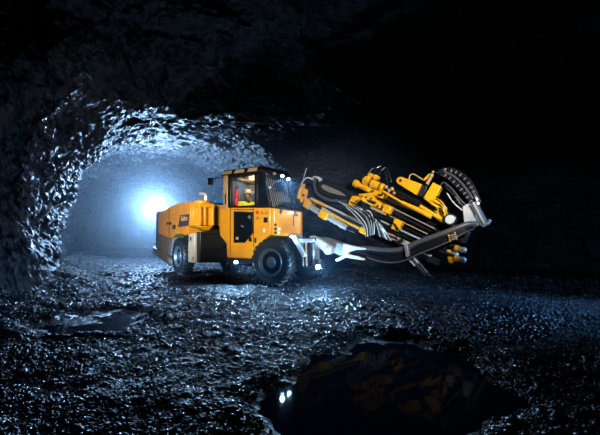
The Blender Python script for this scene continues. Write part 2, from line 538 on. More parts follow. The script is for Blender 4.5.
def ico_dirs():
    bm = bmesh.new(); bmesh.ops.create_icosphere(bm, subdivisions=1, radius=1)
    v = np.array([x.co[:] for x in bm.verts]); f = np.array([[w_.index for w_ in fc.verts] for fc in bm.faces]); bm.free()
    return v, f
def build_gravel():
    V0, F0 = ico_dirs()
    pos = []
    N = 95000
    tries = 0
    while len(pos) < N and tries < 900000:
        tries += 1
        k = random.uniform(-0.83, 0.83)
        y = math.exp(random.uniform(math.log(2.0), math.log(24)))
        x = k * y
        if x < -5.9 and (x + 5.7) * 0.907 + (y - 7.9) * 0.42 < -0.6: continue
        pf = pool_field(x, y)
        dens = 0.55 + 0.6 * noise.noise(Vector((x * 0.8, y * 0.8, 7)))
        bank = math.exp(-(((x - 2.2) / 1.5) ** 2 + ((y - 6.6) / 1.7) ** 2))
        dens = max(0.15, dens) + 1.3 * bank
        if pf < -0.05: dens *= 0.03
        if random.random() > dens: continue
        s = 0.010 + 0.019 * random.random() ** 2 + (0.034 * random.random() ** 2 if bank > 0.25 else 0) + (0.03 if random.random() < 0.006 else 0)
        s *= 0.6 + 0.06 * y
        s = min(s, 0.075)
        pos.append((x, y, floor_z(x, y) + s * 0.25, s))
    n = len(pos)
    pos = np.array(pos)
    nv = len(V0)
    jit = 1 + rng.uniform(-0.33, 0.33, (n, nv, 1))
    sc = np.stack([rng.uniform(0.8, 1.5, n), rng.uniform(0.7, 1.2, n), rng.uniform(0.45, 0.85, n)], axis=1)[:, None, :]
    loc = V0[None] * jit * sc * pos[:, 3][:, None, None]
    a = rng.uniform(0, 2 * PI, n); ca, sa = np.cos(a)[:, None], np.sin(a)[:, None]
    t = rng.uniform(-0.5, 0.5, n); ct, st = np.cos(t)[:, None], np.sin(t)[:, None]
    x, y, z = loc[..., 0], loc[..., 1], loc[..., 2]
    y, z = y * ct - z * st, y * st + z * ct
    x, y = x * ca - y * sa, x * sa + y * ca
    co = np.stack([x + pos[:, 0:1], y + pos[:, 1:2], z + pos[:, 2:3]], axis=-1).reshape(-1, 3)
    fc = (F0[None] + (np.arange(n) * nv)[:, None, None]).reshape(-1, 3)
    me = bpy.data.meshes.new('gravel')
    me.vertices.add(len(co)); me.vertices.foreach_set('co', co.astype(np.float32).ravel())
    me.loops.add(fc.size); me.loops.foreach_set('vertex_index', fc.astype(np.int32).ravel())
    me.polygons.add(len(fc)); me.polygons.foreach_set('loop_start', np.arange(0, fc.size, 3, dtype=np.int32))
    me.update(calc_edges=True); me.validate()
    me.materials.append(M['stone'])
    o = bpy.data.objects.new('gravel', me); COL.objects.link(o)
    tag(o, 'loose wet gravel scattered over the tunnel ground', 'gravel', None, 'stuff')
build_gravel()

# =====================================================================  THE DRILLING RIG
RIG = empty('drilling_rig', FO, FYAW)
tag(RIG, 'yellow articulated underground drilling rig with its boom reaching right', 'drilling rig')

def bp(name, mb, m, parent=RIG, bevel=0.012, **k):
    return mb.build(name, M[m], parent, bevel, **k)

# ---- wheels
def make_wheel():
    e = empty('wheel', (0, 0, 0), 0, RIG)
    ty = MB()
    ro, wd = 0.615, 0.42
    prof = [(0.355, -0.17), (0.40, -0.192), (0.43, -0.186), (0.52, -0.208), (0.575, -0.195), (0.605, -0.16), (ro, -0.10), (ro, 0.10), (0.605, 0.16), (0.575, 0.195), (0.52, 0.208), (0.43, 0.186), (0.40, 0.192), (0.355, 0.17), (0.345, 0.13), (0.345, -0.13)]
    ty.lathe(prof, n=64, closed=True)
    for side in (-1, 1):
        for k in range(26):
            a0 = 2 * PI * (k + (0.5 if side > 0 else 0)) / 26
            # chunky lug running from the shoulder to the tread centre
            def pt(r, a, y): return Vector((r * math.cos(a), y * side, r * math.sin(a)))
            da = 0.062
            lo = [pt(0.560, a0 - da, 0.202), pt(0.560, a0 + da, 0.202), pt(0.60, a0 + da + .10, 0.01), pt(0.60, a0 - da + .10, 0.01)]
            hi = [pt(0.600, a0 - da * .8, 0.214), pt(0.600, a0 + da * .8, 0.214), pt(0.648, a0 + da * .8 + .10, 0.01), pt(0.648, a0 - da * .8 + .10, 0.01)]
            mid = [pt(0.645, a0 - da * .8 + .02, 0.17), pt(0.645, a0 + da * .8 + .02, 0.17)]
            bmv = [ty.bm.verts.new(v) for v in lo + hi + mid]
            l0, l1, l2, l3, h0, h1, h2, h3, m0, m1 = bmv
            for f in ((l0, l1, h1, h0), (h0, h1, m1, m0), (m0, m1, h2, h3), (l3, l2, h2, h3), (l0, h0, m0, h3, l3), (l1, l2, h2, m1, h1)):
                try: ty.bm.faces.new(f)
                except ValueError: pass
    ty.build('tyre', M['rubber'], e)
    for s in (-1,):
        rm = MB()
        rm.lathe([(0.345, -0.13), (0.365, 0.165), (0.375, 0.205), (0.358, 0.215), (0.342, 0.195), (0.325, 0.15), (0.31, 0.155), (0.30, 0.145), (0.27, 0.07), (0.15, 0.05), (0.15, -0.1)], n=48)
        rm.build('rim', M['rim'], e)
        rc = MB(); rc.lathe([(0.292, 0.14), (0.262, 0.078), (0.15, 0.066)], n=48); rc.build('rim_recess_shade', M['black'], e)  # black sheet over the dish, colouring in the shade of the recess
        hb = MB()
        hb.lathe([(0.16, 0.04), (0.16, 0.12), (0.145, 0.155), (0.13, 0.165), (0.05, 0.175), (0.0, 0.176)], n=36)
        for k in range(12):
            a = 2 * PI * k / 12
            c = Vector((0.19 * math.cos(a), -0.06, 0.19 * math.sin(a)))
            hb.cyl(c, c + Vector((0, -0.045, 0)), 0.017, n=8)
        for k in range(3):
            a = 2 * PI * k / 3 + .9
            c = Vector((0.225 * math.cos(a), -0.075, 0.225 * math.sin(a)))
            hb.ball(c, 0.04, 0.02, 0.05, 8, 6)
        hb.build('hub', M['rim'], e)
    return e
def dup_wheel(e):
    c = e.copy(); COL.objects.link(c)
    for ch in list(e.children):
        d = ch.copy(); COL.objects.link(d); d.parent = c
        d.matrix_parent_inverse.identity()
    return c
W0 = make_wheel()
W0.location = (0.0, -0.94, 0.645)
w2 = dup_wheel(W0); w2.location = (0.0, 0.94, 0.645); w2.rotation_euler = (0, 0, PI)
w3 = dup_wheel(W0); w3.location = MREAR @ Vector((-2.17, -0.90, 0.65)); w3.rotation_euler = (0, 0, RYAW_REL)
w4 = dup_wheel(W0); w4.location = MREAR @ Vector((-2.17, 0.90, 0.65)); w4.rotation_euler = (0, 0, RYAW_REL + PI)

# ---- rear unit (engine module)
def rear(name, mb, m, parent=RIG, bevel=0.012, **k):
    return mb.build(name, M[m], parent, bevel, mx=MREAR, **k)
YN = -1.03
hood = MB()
# cross-profile along the length: yellow bonnet above the waist line, sloping to the tail, cut out over the wheel
hood.prism([(-4.85, 1.47), (-4.85, 2.1), (-4.72, 2.30), (-4.2, 2.38), (-3.3, 2.475), (-2.2, 2.52), (-1.2, 2.48), (-0.62, 2.42), (-0.62, 1.66), (-1.35, 1.66), (-1.42, 1.42), (-1.62, 1.36), (-2.0, 1.42), (-2.7, 1.42), (-2.95, 1.30), (-3.43, 1.28)], YN, 1.03)
hood_o = rear('engine_hood', hood, 'yellow', bevel=0.05, seg=3)
sk = MB()
sk.prism([(-4.85, 1.47), (-3.43, 1.28), (-2.95, 1.30), (-3.05, 0.98), (-3.1, 0.62), (-4.3, 0.66), (-4.95, 0.92)], YN + .01, 1.02)
rear('lower_skirt', sk, 'skirt', bevel=0.03)
g = MB()
g.prism([(-4.80, 2.40), (-5.28, 2.34), (-5.36, 0.85), (-4.93, 0.85), (-4.86, 1.5)], -0.98, 0.98)
rear('radiator_grille', g, 'black', bevel=0.02)
st = MB()
st.prism([(-5.5, 0.92), (-3.0, 0.52), (-3.0, 0.30), (-3.25, 0.27), (-5.5, 0.66)], YN - 0.03, YN + 0.22)
st.prism([(-5.5, 0.92), (-5.36, 0.9), (-5.36, 0.64), (-5.5, 0.66)], YN, 0.98)
sto = rear('rear_bumper', st, 'skirt', bevel=0.02)
b2 = MB()
for x0 in (-4.3, -3.5): b2.beam((x0, YN - .05, .62 - (x0 + 4.3) * .14), (x0 + .42, YN - .05, .55 - (x0 + 4.3) * .14), 0.05, 0.14)
rear('step_rung', b2, 'midgrey', sto, 0.01)
ch = MB()
ch.box(-4.7, -0.5, -0.62, 0.62, 0.5, 1.5)
rear('rear_chassis', ch, 'dark')
ah = MB()
ah.box(-0.55, 0.05, -0.3, 0.3, 0.55, 0.75).box(-0.55, 0.05, -0.3, 0.3, 1.05, 1.2).cyl((0, 0, 0.45), (0, 0, 1.35), 0.13)
rear('articulation_hinge', ah, 'darkoil')
# hood furniture
pn = MB()
pn.poly_prism([PR(178, 227, YN - .012), PR(180.2, 215, YN - .012), PR(189.3, 213.8, YN - .012), PR(188.2, 225.6, YN - .012)], (0, 0.02, 0))
pno = rear('name_panel', pn, 'panel', hood_o, 0.004)
cu = bpy.data.curves.new('lettering', 'FONT'); cu.body = 'Boltec'; cu.size = 0.27; cu.extrude = 0.004
tx = bpy.data.objects.new('lettering', cu); COL.objects.link(tx); cu.materials.append(M['gold'])
tx.parent = hood_o
a0 = PR(181.0, 221.3, YN - .018)
a1 = PR(187.6, 220.3, YN - .018)
cu.align_x = 'LEFT'
cu.size = 0.25
TXM = MREAR @ Matrix.Translation(a0) @ Matrix.Rotation(math.atan2((a1 - a0).z, (a1 - a0).x), 4, 'Y').inverted() @ Matrix.Rotation(PI / 2, 4, 'X')
bpy.context.view_layer.update()
lme = bpy.data.meshes.new_from_object(tx.evaluated_get(bpy.context.evaluated_depsgraph_get()))
bpy.data.objects.remove(tx)
tx = bpy.data.objects.new('lettering', lme); COL.objects.link(tx); tx.parent = hood_o; tx.matrix_local = TXM
lt = MB()
for px in (167.3, 170.2):
    c = PR(px, 223.3, YN - .02); lt.box(c.x - .09, c.x + .09, c.y - .01, c.y + .03, c.z - .05, c.z + .05)
rear('hood_latch', lt, 'black', hood_o, 0.008)
sm = MB(); c = PR(173.6, 227, YN - .03); sm.box(c.x - .11, c.x + .11, c.y - .02, c.y + .04, c.z - .075, c.z + .075)
sw = rear('switch_box', sm, 'black', hood_o, 0.01)
sm = MB(); sm.box(c.x - .02, c.x + .08, c.y - .028, c.y - .018, c.z - .04, c.z + .035); rear('switch_cover', sm, 'bluetop', hood_o, 0.004)
gp = MB(); gp.beam((-3.34, YN - .004, 1.30), (-3.34, YN - .004, 2.44), 0.022, 0.012, (0, 1, 0)); rear('panel_seam', gp, 'black', hood_o, 0)
# yellow air-intake housing on the front corner
it = MB()
it.hexa([(-0.72, -0.86, 1.52), (-0.42, -0.86, 1.52), (-0.38, -0.68, 1.52), (-0.72, -0.68, 1.52)],
        [(-0.86, -1.10, 1.66), (-0.30, -1.04, 1.66), (-0.25, -0.6, 1.66), (-0.86, -0.6, 1.66)])
it.hexa([(-0.86, -1.10, 1.66), (-0.30, -1.04, 1.66), (-0.25, -0.6, 1.66), (-0.86, -0.6, 1.66)],
        [(-0.86, -1.10, 2.26), (-0.30, -1.04, 2.26), (-0.25, -0.6, 2.26), (-0.86, -0.6, 2.26)])
ito = rear('intake_housing', it, 'yellow', bevel=0.03)
ri = MB()
for y in (-1.03, -0.88, -0.64):
    ri.beam((-0.26 + (y + 1.06) * .11, y, 1.68), (-0.26 + (y + 1.06) * .11, y, 2.26), 0.07, 0.09, (1, 0, 0))
for x in (-0.84, -0.62): ri.beam((x, -1.10, 1.68), (x, -1.10, 2.26), 0.07, 0.08, (0, 1, 0))
rear('housing_rib', ri, 'yellow', ito, 0.015)
cp = MB(); cp.hexa([(-0.9, -1.14, 2.24), (-0.24, -1.08, 2.24), (-0.2, -0.56, 2.24), (-0.9, -0.56, 2.24)], [(-0.9, -1.12, 2.38), (-0.28, -1.04, 2.38), (-0.24, -0.58, 2.38), (-0.9, -0.58, 2.38)])
cp.lathe([(0.26, 2.36), (0.26, 2.43), (0.21, 2.485), (0.0, 2.51)], org=(-0.56, -0.83, 0), axis=(0, 0, 1), n=28)
rear('housing_cap', cp, 'yellow', ito, 0.02)
bt = MB(); bt.box(-1.0, -0.25, -0.54, 0.7, 2.40, 2.5); rear('top_cover', bt, 'bluetop', RIG, 0.03)
ex = MB(); e0 = Vector((-0.95, -0.55, 2.40))
ex.tube(spline([e0, e0 + Vector((0, 0, .22)), e0 + Vector((-.03, -.03, .33)), e0 + Vector((-.22, -.12, .36))], 6), 0.055, 12)
rear('exhaust_pipe', ex, 'chrome', RIG, 0)
# bright steel locker and dark box under the intake
sb = MB(); sb.box(-1.22, -0.66, -1.07, -0.5, 0.50, 1.44); so = rear('steel_locker', sb, 'lightgrey', RIG, 0.02)
k = MB(); k.box(-1.0, -0.9, -1.085, -1.06, 1.2, 1.32).box(-1.17, -1.13, -1.08, -1.06, 1.15, 1.36).box(-0.78, -0.72, -1.08, -1.06, 0.6, 0.7); rear('locker_latch', k, 'black', so, 0.005)
db = MB(); db.box(-0.66, -0.36, -1.0, -0.1, 0.52, 1.48); do = rear('valve_box', db, 'dark', RIG, 0.02)
k = MB()
for y in (-0.86, -0.62, -0.38): k.beam((-0.35, y, 0.62), (-0.35, y, 1.38), 0.03, 0.03)
k.beam((-0.35, -0.95, 1.42), (-0.35, -0.15, 1.42), 0.03, 0.04).beam((-0.35, -0.95, .95), (-0.35, -0.15, .95), 0.02, 0.03)
rear('valve_box_rail', k, 'darkoil', do, 0.004)

# ---- front unit: chassis and cab
c = MB(); c.prism([(-2.0, 0.55), (-2.0, 1.25), (1.0, 1.25), (1.05, 0.45), (-0.6, 0.42)], -0.62, 0.62)
bp('front_chassis', c, 'dark', bevel=0.02)
ax_ = MB(); ax_.cyl((0, -0.9, 0.645), (0, 0.9, 0.645), 0.16); bp('front_axle', ax_, 'dark', bevel=0)
ax_ = MB(); ax_.cyl((-2.17, -0.86, 0.65), (-2.17, 0.86, 0.65), 0.16); rear('rear_axle', ax_, 'dark', bevel=0)

CY = -1.08
cb = MB()
cb.prism([(-1.84, 2.17), (-0.02, 2.10), (-0.02, 1.37), (-0.10, 1.335), (-0.60, 1.0), (-0.66, 0.72), (-1.56, 0.72), (-1.58, 1.12), (-1.84, 1.36)], CY, 0.1)
cabo = bp('cab_body', cb, 'yellow', bevel=0.045, seg=3)
# rear corner bulge that catches the light
cr = MB(); cr.prism([(-1.90, 2.12), (-1.72, 2.12), (-1.72, 1.22), (-1.80, 1.30), (-1.90, 1.5)], CY + .06, CY + .5); bp('rear_corner_panel', cr, 'yellow', cabo, 0.03)
d = MB(); y = CY - .012
d.poly_prism([(-1.29, y, 2.045), (-0.60, y, 1.995), (-0.60, y, 1.42), (-0.90, y, 1.155), (-1.29, y, 1.155)], (0, .03, 0)); dfo = bp('door_frame', d, 'black', cabo, 0.008)
d = MB(); y = CY - .018
d.poly_prism([(-1.25, y, 2.01), (-0.64, y, 1.965), (-0.64, y, 1.44), (-0.915, y, 1.19), (-1.25, y, 1.19)], (0, .02, 0)); bp('door_glass', d, 'darkglass', cabo, 0.004)
d = MB(); d.box(-1.2, -1.11, CY - .024, CY - .016, 1.24, 1.32); bp('orange_sticker', d, 'beige', cabo, 0.003)
d = MB(); d.poly_prism([(-1.01, CY - .024, 1.61), (-0.91, CY - .024, 1.57), (-0.91, CY - .024, 1.62), (-1.01, CY - .024, 1.66)], (0, .008, 0)); bp('blue_sticker', d, 'midgrey', cabo, 0)
d = MB(); d.poly_prism([(-0.77, CY - .024, 1.88), (-0.71, CY - .024, 1.93), (-0.66, CY - .024, 1.86), (-0.69, CY - .024, 1.81), (-0.75, CY - .024, 1.83)], (0, .008, 0)); bp('glass_reflection', d, 'skirt', cabo, 0)  # dull patch painted on the glass as a yellowish reflection
# door seams, handle, keyhole, decals
d = MB()
for pts in ([(-0.585, 2.10), (-0.585, 1.05)], [(-1.42, 2.13), (-1.42, 0.76)], [(-1.42, 2.09), (-0.585, 2.06)]):
    (xa, za), (xb, zb) = pts; d.beam((xa, CY - .002, za), (xb, CY - .002, zb), 0.016, 0.012, (0, 1, 0))
bp('door_seam', d, 'black', cabo, 0)
d = MB(); d.box(-0.25, -0.11, CY - .01, CY + .02, 1.70, 1.84); bp('fuel_flap', d, 'black', cabo, 0.012)
d = MB(); d.box(-0.76, -0.66, CY - .015, CY + .01, 1.19, 1.32).box(-0.55, -0.50, CY - .015, CY + .01, 1.16, 1.30); bp('door_handle', d, 'black', cabo, 0.008)
d = MB(); d.lathe([(0.048, -.004), (0.048, .008)], org=(-0.46, CY, 1.98), n=20); bp('red_decal', d, 'red', cabo, 0)
d = MB()
for x in (-0.31, -0.17):
    d.poly_prism([(x - .052, CY - .005, 1.93), (x + .052, CY - .005, 1.93), (x, CY - .005, 2.02)], (0, .01, 0))
d.poly_prism([(-0.51, CY - .005, 1.80), (-0.41, CY - .005, 1.80), (-0.46, CY - .005, 1.89)], (0, .01, 0))
bp('warning_triangle', d, 'black', cabo, 0)
d = MB()
for x in (-0.31, -0.17): d.poly_prism([(x - .03, CY - .008, 1.942), (x + .03, CY - .008, 1.942), (x, CY - .008, 1.995)], (0, .01, 0))
d.poly_prism([(-0.49, CY - .008, 1.812), (-0.43, CY - .008, 1.812), (-0.46, CY - .008, 1.865)], (0, .01, 0))
bp('triangle_centre', d, 'drillyellow', cabo, 0)
d = MB(); d.box(-0.27, -0.20, CY - .006, CY + .01, 1.44, 1.54); bp('grey_label', d, 'white', cabo, 0.002)

# upper cab: posts, roof, glazing
ZR = 3.10
up = MB()
def post(x0, x1, xt0, xt1, y0, y1, z0=2.1, z1=ZR):
    up.hexa([(x0, y0, z0), (x1, y0, z0), (x1, y1, z0), (x0, y1, z0)], [(xt0, y0, z1), (xt1, y0, z1), (xt1, y1, z1), (xt0, y1, z1)])
for y0, y1 in ((CY + .02, CY + .10), (0.02, 0.10)):
    post(-1.53, -1.42, -1.53, -1.42, y0, y1)
    post(-0.58, -0.48, -0.58, -0.48, y0, y1)
    post(-0.12, -0.03, -0.38, -0.29, y0, y1)
    up.box(-1.7, -0.28, y0, y1, 3.0, ZR)
    up.box(-1.6, -0.04, y0, y1, 2.08, 2.19)
up.box(-1.75, -1.68, CY + .02, 0.1, 3.0, ZR).box(-0.38, -0.30, CY + .02, 0.1, 3.0, ZR)
cf = bp('cab_frame', up, 'black', bevel=0.012)
rp_ = MB(); 
for y0, y1 in ((CY, CY + .12), (-0.02, 0.1)): rp_.box(-1.70, -1.525, y0, y1, 2.12, 3.08)
bp('rear_post', rp_, 'beige', cf, 0.02)
rv = MB(); rv.beam((-1.6, CY - .004, 2.25), (-1.6, CY - .004, 2.55), 0.05, 0.01, (0, 1, 0)); bp('post_vent', rv, 'dark', cf, 0.004)
rf = MB()
rf.hexa([(-1.76, CY - .06, 3.08), (-0.24, CY - .06, 3.08), (-0.16, 0.16, 3.08), (-1.76, 0.16, 3.08)], [(-1.7, CY + .03, 3.24), (-0.3, CY + .03, 3.24), (-0.24, 0.1, 3.24), (-1.7, 0.1, 3.24)])
rfo = bp('cab_roof', rf, 'black', bevel=0.03)
ft = MB()
for xa, xb in ((-1.70, -1.34), (-1.24, -0.88), (-0.77, -0.43)):
    ft.poly_prism([(xa, CY - .075, 3.09), (xb, CY - .075, 3.09), (xb - .02, CY - .02, 3.2), (xa + .02, CY - .02, 3.2)], (0, .03, .01))
bp('roof_trim', ft, 'beige', rfo, 0.012)
wd = MB(); wd.box(-1.42, -0.58, CY + .05, CY + .062, 2.18, 3.0); bp('side_window', wd, 'glass', cf, 0)
wd = MB(); wd.poly_prism([(-0.48, CY + .05, 2.18), (-0.12, CY + .05, 2.18), (-0.37, CY + .05, 3.0), (-0.48, CY + .05, 3.0)], (0, .012, 0)); bp('quarter_window', wd, 'darkglass', cf, 0)
ws = MB()
ws.hexa([(-0.10, CY + .1, 2.12), (-0.09, CY + .1, 2.12), (-0.09, .02, 2.12), (-0.10, .02, 2.12)], [(-0.36, CY + .1, 3.06), (-0.35, CY + .1, 3.06), (-0.35, .02, 3.06), (-0.36, .02, 3.06)])
bp('windscreen', ws, 'screenglass', cf, 0)
gb = MB()
for i in range(11):
    y = CY + .14 + i * .094
    gb.cyl((-0.03, y, 2.12), (-0.29, y, 3.08), 0.012, n=8)
for z in (2.3,):
    x = -0.03 - (z - 2.12) * .271
    gb.cyl((x, CY + .08, z), (x, 0.08, z), 0.012, n=8)
bp('windscreen_guard', gb, 'midgrey', cf, 0)
# interior: back wall, blue panel standing for haze light beyond, ceiling lining, seat, dashboard
ci = MB(); ci.box(-1.66, -1.63, CY + .1, .0, 2.1, 3.06); bp('rear_lining', ci, 'lining', cf, 0)
ci = MB(); ci.box(-1.6, -0.2, 0.0, 0.015, 2.1, 3.05); bp('far_haze_panel', ci, 'lining', cf, 0)  # its blue stands for hazy tunnel light through a far window
ci = MB(); ci.box(-1.62, -0.36, CY + .12, 0.0, 3.0, 3.06)
for x in (-1.3, -1.0, -.7): ci.box(x, x + .14, CY + .14, -.02, 2.93, 3.0)
for i, zz in enumerate((2.76, 2.84, 2.92)): ci.box(-1.6, -0.36, -0.13 + i * .02, 0.0, zz, zz + .05)
bp('roof_lining', ci, 'beige', cf, 0.015)
seat = MB(); seat.box(-1.42, -0.95, -0.88, -0.4, 1.79, 1.93).hexa([(-1.44, -0.8, 1.72), (-1.32, -0.8, 1.72), (-1.32, -0.36, 1.72), (-1.44, -0.36, 1.72)], [(-1.52, -0.78, 2.3), (-1.42, -0.78, 2.3), (-1.42, -0.38, 2.3), (-1.52, -0.38, 2.3)])
# hollow out: the lower cab is a closed body, so the seat is its top cushion only
bp('operator_seat', seat, 'seat', cf, 0.03)
ds = MB(); ds.prism([(-0.45, 2.10), (-0.12, 2.10), (-0.12, 2.22), (-0.3, 2.26)], CY + .15, -0.02); bp('dashboard', ds, 'black', cf, 0.02)
# mirrors and roof furniture
mi = MB(); mi.cyl((-1.86, CY + .0, 3.05), (-2.02, CY - .12, 2.98), 0.016, n=8).box(-2.1, -1.98, CY - .2, CY - .1, 2.82, 3.02); bp('rear_mirror', mi, 'black', RIG, 0.02)
mi = MB(); mi.cyl((-1.76, CY + .2, 2.13), (-1.78, CY + .2, 2.35), 0.025, n=10); bp('corner_marker', mi, 'drillyellow', RIG, 0)
cl = MB()
cl.beam((-0.28, CY + .02, 3.12), (0.02, CY + .02, 3.0), 0.05, 0.05).beam((-0.2, -0.9, 3.12), (0.02, -0.3, 3.0), 0.04, 0.05)
cl.lathe([(0.0, -.05), (0.085, -.03), (0.10, .06), (0.09, .07)], org=(0.03, CY + .12, 2.92), axis=(.8, -.5, -.1), n=20)
cl.lathe([(0.0, -.05), (0.10, -.03), (0.115, .06), (0.10, .07)], org=(0.05, CY + .22, 2.70), axis=(.8, -.5, -.1), n=20)
cl.cyl((-0.1, CY + .1, 2.6), (0.05, CY + .22, 2.68), 0.02, n=8).cyl((-.2, CY + .05, 2.95), (.03, CY + .12, 2.95), .02, n=8)
cl.box(-0.02, 0.12, CY + .3, CY + .42, 2.55, 2.75)
bp('lamp_bracket', cl, 'darkoil', RIG, 0.006)
cl = MB(); cl.ball((0.05, CY + .07, 2.99), .05); bp('unlit_lamp', cl, 'beige', RIG, 0)

def lamp(c, aim, r, power, name='work_lamp', spot=None, col=(0.33, 0.64, 1.0), lens_r=None, lensmat='lens'):
    """a lit lamp of the rig: housing, glowing lens, and the light it throws"""
    c = Vector(c); aim = Vector(aim).normalized()
    mb = MB(); mb.lathe([(0.0, -1.1 * r), (0.55 * r, -0.95 * r), (1.0 * r, -0.1 * r), (1.12 * r, 0.05 * r), (1.0 * r, 0.06 * r)], org=c, axis=aim, n=20)
    h = bp(name, mb, 'black', RIG, 0)
    mb = MB(); mb.lathe([(0.92 * r, 0.05 * r), (0.8 * r, 0.14 * r), (0.4 * r, 0.22 * r), (0.0, 0.25 * r)], org=c, axis=aim, n=20)
    bp('lamp_lens', mb, lensmat, h, 0)
    ld = bpy.data.lights.new('work_light', 'SPOT' if spot else 'POINT')
    ld.energy = power; ld.color = col; ld.shadow_soft_size = 0.04
    if spot: ld.spot_size = R(spot); ld.spot_blend = 0.6
    lo = bpy.data.objects.new('work_light', ld); COL.objects.link(lo)
    lo.parent = RIG; lo.location = c + aim * (0.25 * r + 0.06)
    lo.rotation_euler = aim.to_track_quat('-Z', 'Y').to_euler()
    return h
TOCAM = (MFRONT.inverted().to_3x3() @ Vector((0, -1, 0)))
def cam_dir(dx, dz): return MFRONT.inverted().to_3x3() @ Vector((dx, -1, dz))
lamp((0.0, -0.55, 3.0), cam_dir(-.1, -.7), 0.045, 450, spot=56)
lamp((0.03, -0.30, 2.945), cam_dir(.12, -.6), 0.045, 450, spot=56)
LB = MB(); LB.beam((-0.3, -0.55, 3.12), (0.0, -0.5, 3.06), .04, .04).beam((-0.3, -0.3, 3.12), (0.03, -0.28, 3.01), .04, .04); bp('lamp_arm', LB, 'black', RIG, .005)
lamp(P(236, 262, -1.12), cam_dir(-.05, -.75), 0.06, 360, spot=150)
LB = MB(); q = P(236, 262, -1.05); LB.box(q.x - .12, q.x + .5, q.y, q.y + .3, q.z - .06, q.z + .12); bp('cab_step', LB, 'dark', RIG, .015)

# ---- nose of the front unit
ns = MB()
pl = [(-0.03, CY + .005), (0.08, CY + .02), (0.60, -0.56), (0.60, -0.48), (0.46, -0.34), (-0.03, -0.3)]
ns.hexa([(x, y, 1.36 if x < .5 else 1.30) for x, y in pl], [(x, y, 2.09 - 0.17 * max(0, x)) for x, y in pl])
nso = bp('nose_housing', ns, 'yellow', bevel=0.025)
nd = Vector((0.52, 0.5 + .0, 0)).normalized()
def nose_pt(t, z, off=0.0):
    a, b = Vector((0.08, CY + .02, 0)), Vector((0.60, -0.56, 0))
    p = a.lerp(b, t); n = Vector((0.5, -0.52, 0)).normalized()
    return p + n * off + Vector((0, 0, z))
def nose_plate(name, pts, m, th=0.015):
    mb = MB(); n = Vector((0.5, -0.52, 0)).normalized()
    mb.poly_prism([nose_pt(t, z, th) for t, z in pts], -n * (th + .01)); return bp(name, mb, m, nso, 0.004)
nose_plate('black_bracket', [(0.20, 2.07), (0.33, 2.06), (0.24, 1.92), (0.19, 1.95)], 'black', .02)
nose_plate('black_bracket', [(0.74, 2.02), (0.80, 2.01), (0.90, 1.88), (0.72, 1.88)], 'black', .03)
nose_plate('panel_slot', [(0.70, 1.88), (0.74, 1.88), (0.74, 1.62), (0.70, 1.62)], 'dark', .006)
mb = MB(); n = Vector((0.5, -0.52, 0)).normalized()
for z in (1.64, 1.53, 1.43):
    p = nose_pt(0.04, z); mb.cyl(p - n * .02, p + n * .02, 0.035, n=12)
bp('push_button', mb, 'black', nso, 0)
nose_plate('grey_label', [(0.13, 1.57), (0.24, 1.56), (0.24, 1.49), (0.13, 1.50)], 'white', .006)
nose_plate('grey_label', [(0.12, 1.46), (0.20, 1.455), (0.20, 1.40), (0.12, 1.41)], 'white', .006)
tp = MB(); tp.hexa([(-0.06, -0.98, 2.06), (0.54, -0.47, 1.96), (0.42, -0.2, 1.96), (-0.06, -0.2, 2.06)], [(-0.06, -0.94, 2.15), (0.5, -0.45, 2.06), (0.4, -0.2, 2.06), (-0.06, -0.2, 2.15)])
bp('nose_deck', tp, 'dark', nso, 0.02)
hz = MB()
for i in range(5):
    y = -0.85 + i * .12
    hz.tube(spline([(0.0, y, 2.17), (0.15, y + .06, 2.22 + .03 * (i % 2)), (0.3, y + .12, 2.17), (0.42, y + .16, 2.1)], 6), 0.028, 8)
bp('deck_hose', hz, 'hose', nso, 0)
# wheel guard, front frame and jack
fd = MB(); fd.poly_prism([P(289, 233, -1.0), P(295, 235, -1.0), P(305.5, 256, -1.0), P(302, 257, -1.0)], (0, 0.35, 0)); bp('wheel_guard', fd, 'lightgrey', RIG, .012)
lamp(P(291.5, 236.5, -1.06), cam_dir(.3, -.8), 0.04, 10)
fr = MB(); fr.box(0.80, 1.05, -0.85, 0.7, 0.55, 1.22).box(0.62, 1.10, -0.9, 0.75, 1.22, 1.30); bp('front_frame', fr, 'darkoil', RIG, .02)
rl = MB(); rl.poly_prism([P(296, 239, -.95), P(313, 238.5, -.95), P(313, 242, -.95), P(296, 243, -.95)], (0, .1, 0)); bp('frame_rail', rl, 'lightgrey', RIG, .01)
for i, (px, m) in enumerate(((302.5, 'midgrey'), (306, 'beige'), (309.5, 'darkoil'), (313, 'midgrey'))):
    h = MB(); a, b = P(px, 243, -.90), P(px + .6, 266, -.90); h.cyl(a, b, 0.03, n=12); h.cyl(a.lerp(b, .3), a.lerp(b, .55), .045, n=12)
    bp('jack_cylinder', h, m, RIG, 0)
jk = MB()
jk.poly_prism([P(x, y, -.62) for x, y in ((309, 236.5), (313, 235.5), (322, 240.5), (331, 246.5), (331.5, 252), (327, 254.5), (321, 250), (314, 245), (310, 242))], (0, .14, 0))
jo = bp('jack_arm', jk, 'lightgrey', RIG, .02)
jp = MB(); q = P(327.2, 250, -.64); jp.cyl(q, q + Vector((0, .2, 0)), .115, n=24).cyl(q + Vector((0, -.03, 0)), q, .06, n=18); bp('pivot_pin', jp, 'steel', jo, .01)
jb = MB(); jb.poly_prism([P(x, y, -.45) for x, y in ((314, 236.5), (326, 237.5), (338, 242), (352, 247), (351, 253), (340, 256), (331, 252), (320, 244))], (0, .3, 0)); bp('jack_body', jb, 'midgrey', RIG, .03)
lg = MB(); lg.poly_prism([P(x, y, -.62) for x, y in ((314, 243), (318, 246), (317.5, 262), (314, 262))], (0, .12, 0)); bp('jack_leg', lg, 'palehose', RIG, .01)
cv = MB(); cv.poly_prism([P(x, y, -.66) for x, y in ((343, 243.5), (355, 246.5), (366, 248), (366, 249.8), (356, 250), (349, 252), (346, 257), (342.5, 258))], (0, .16, 0))
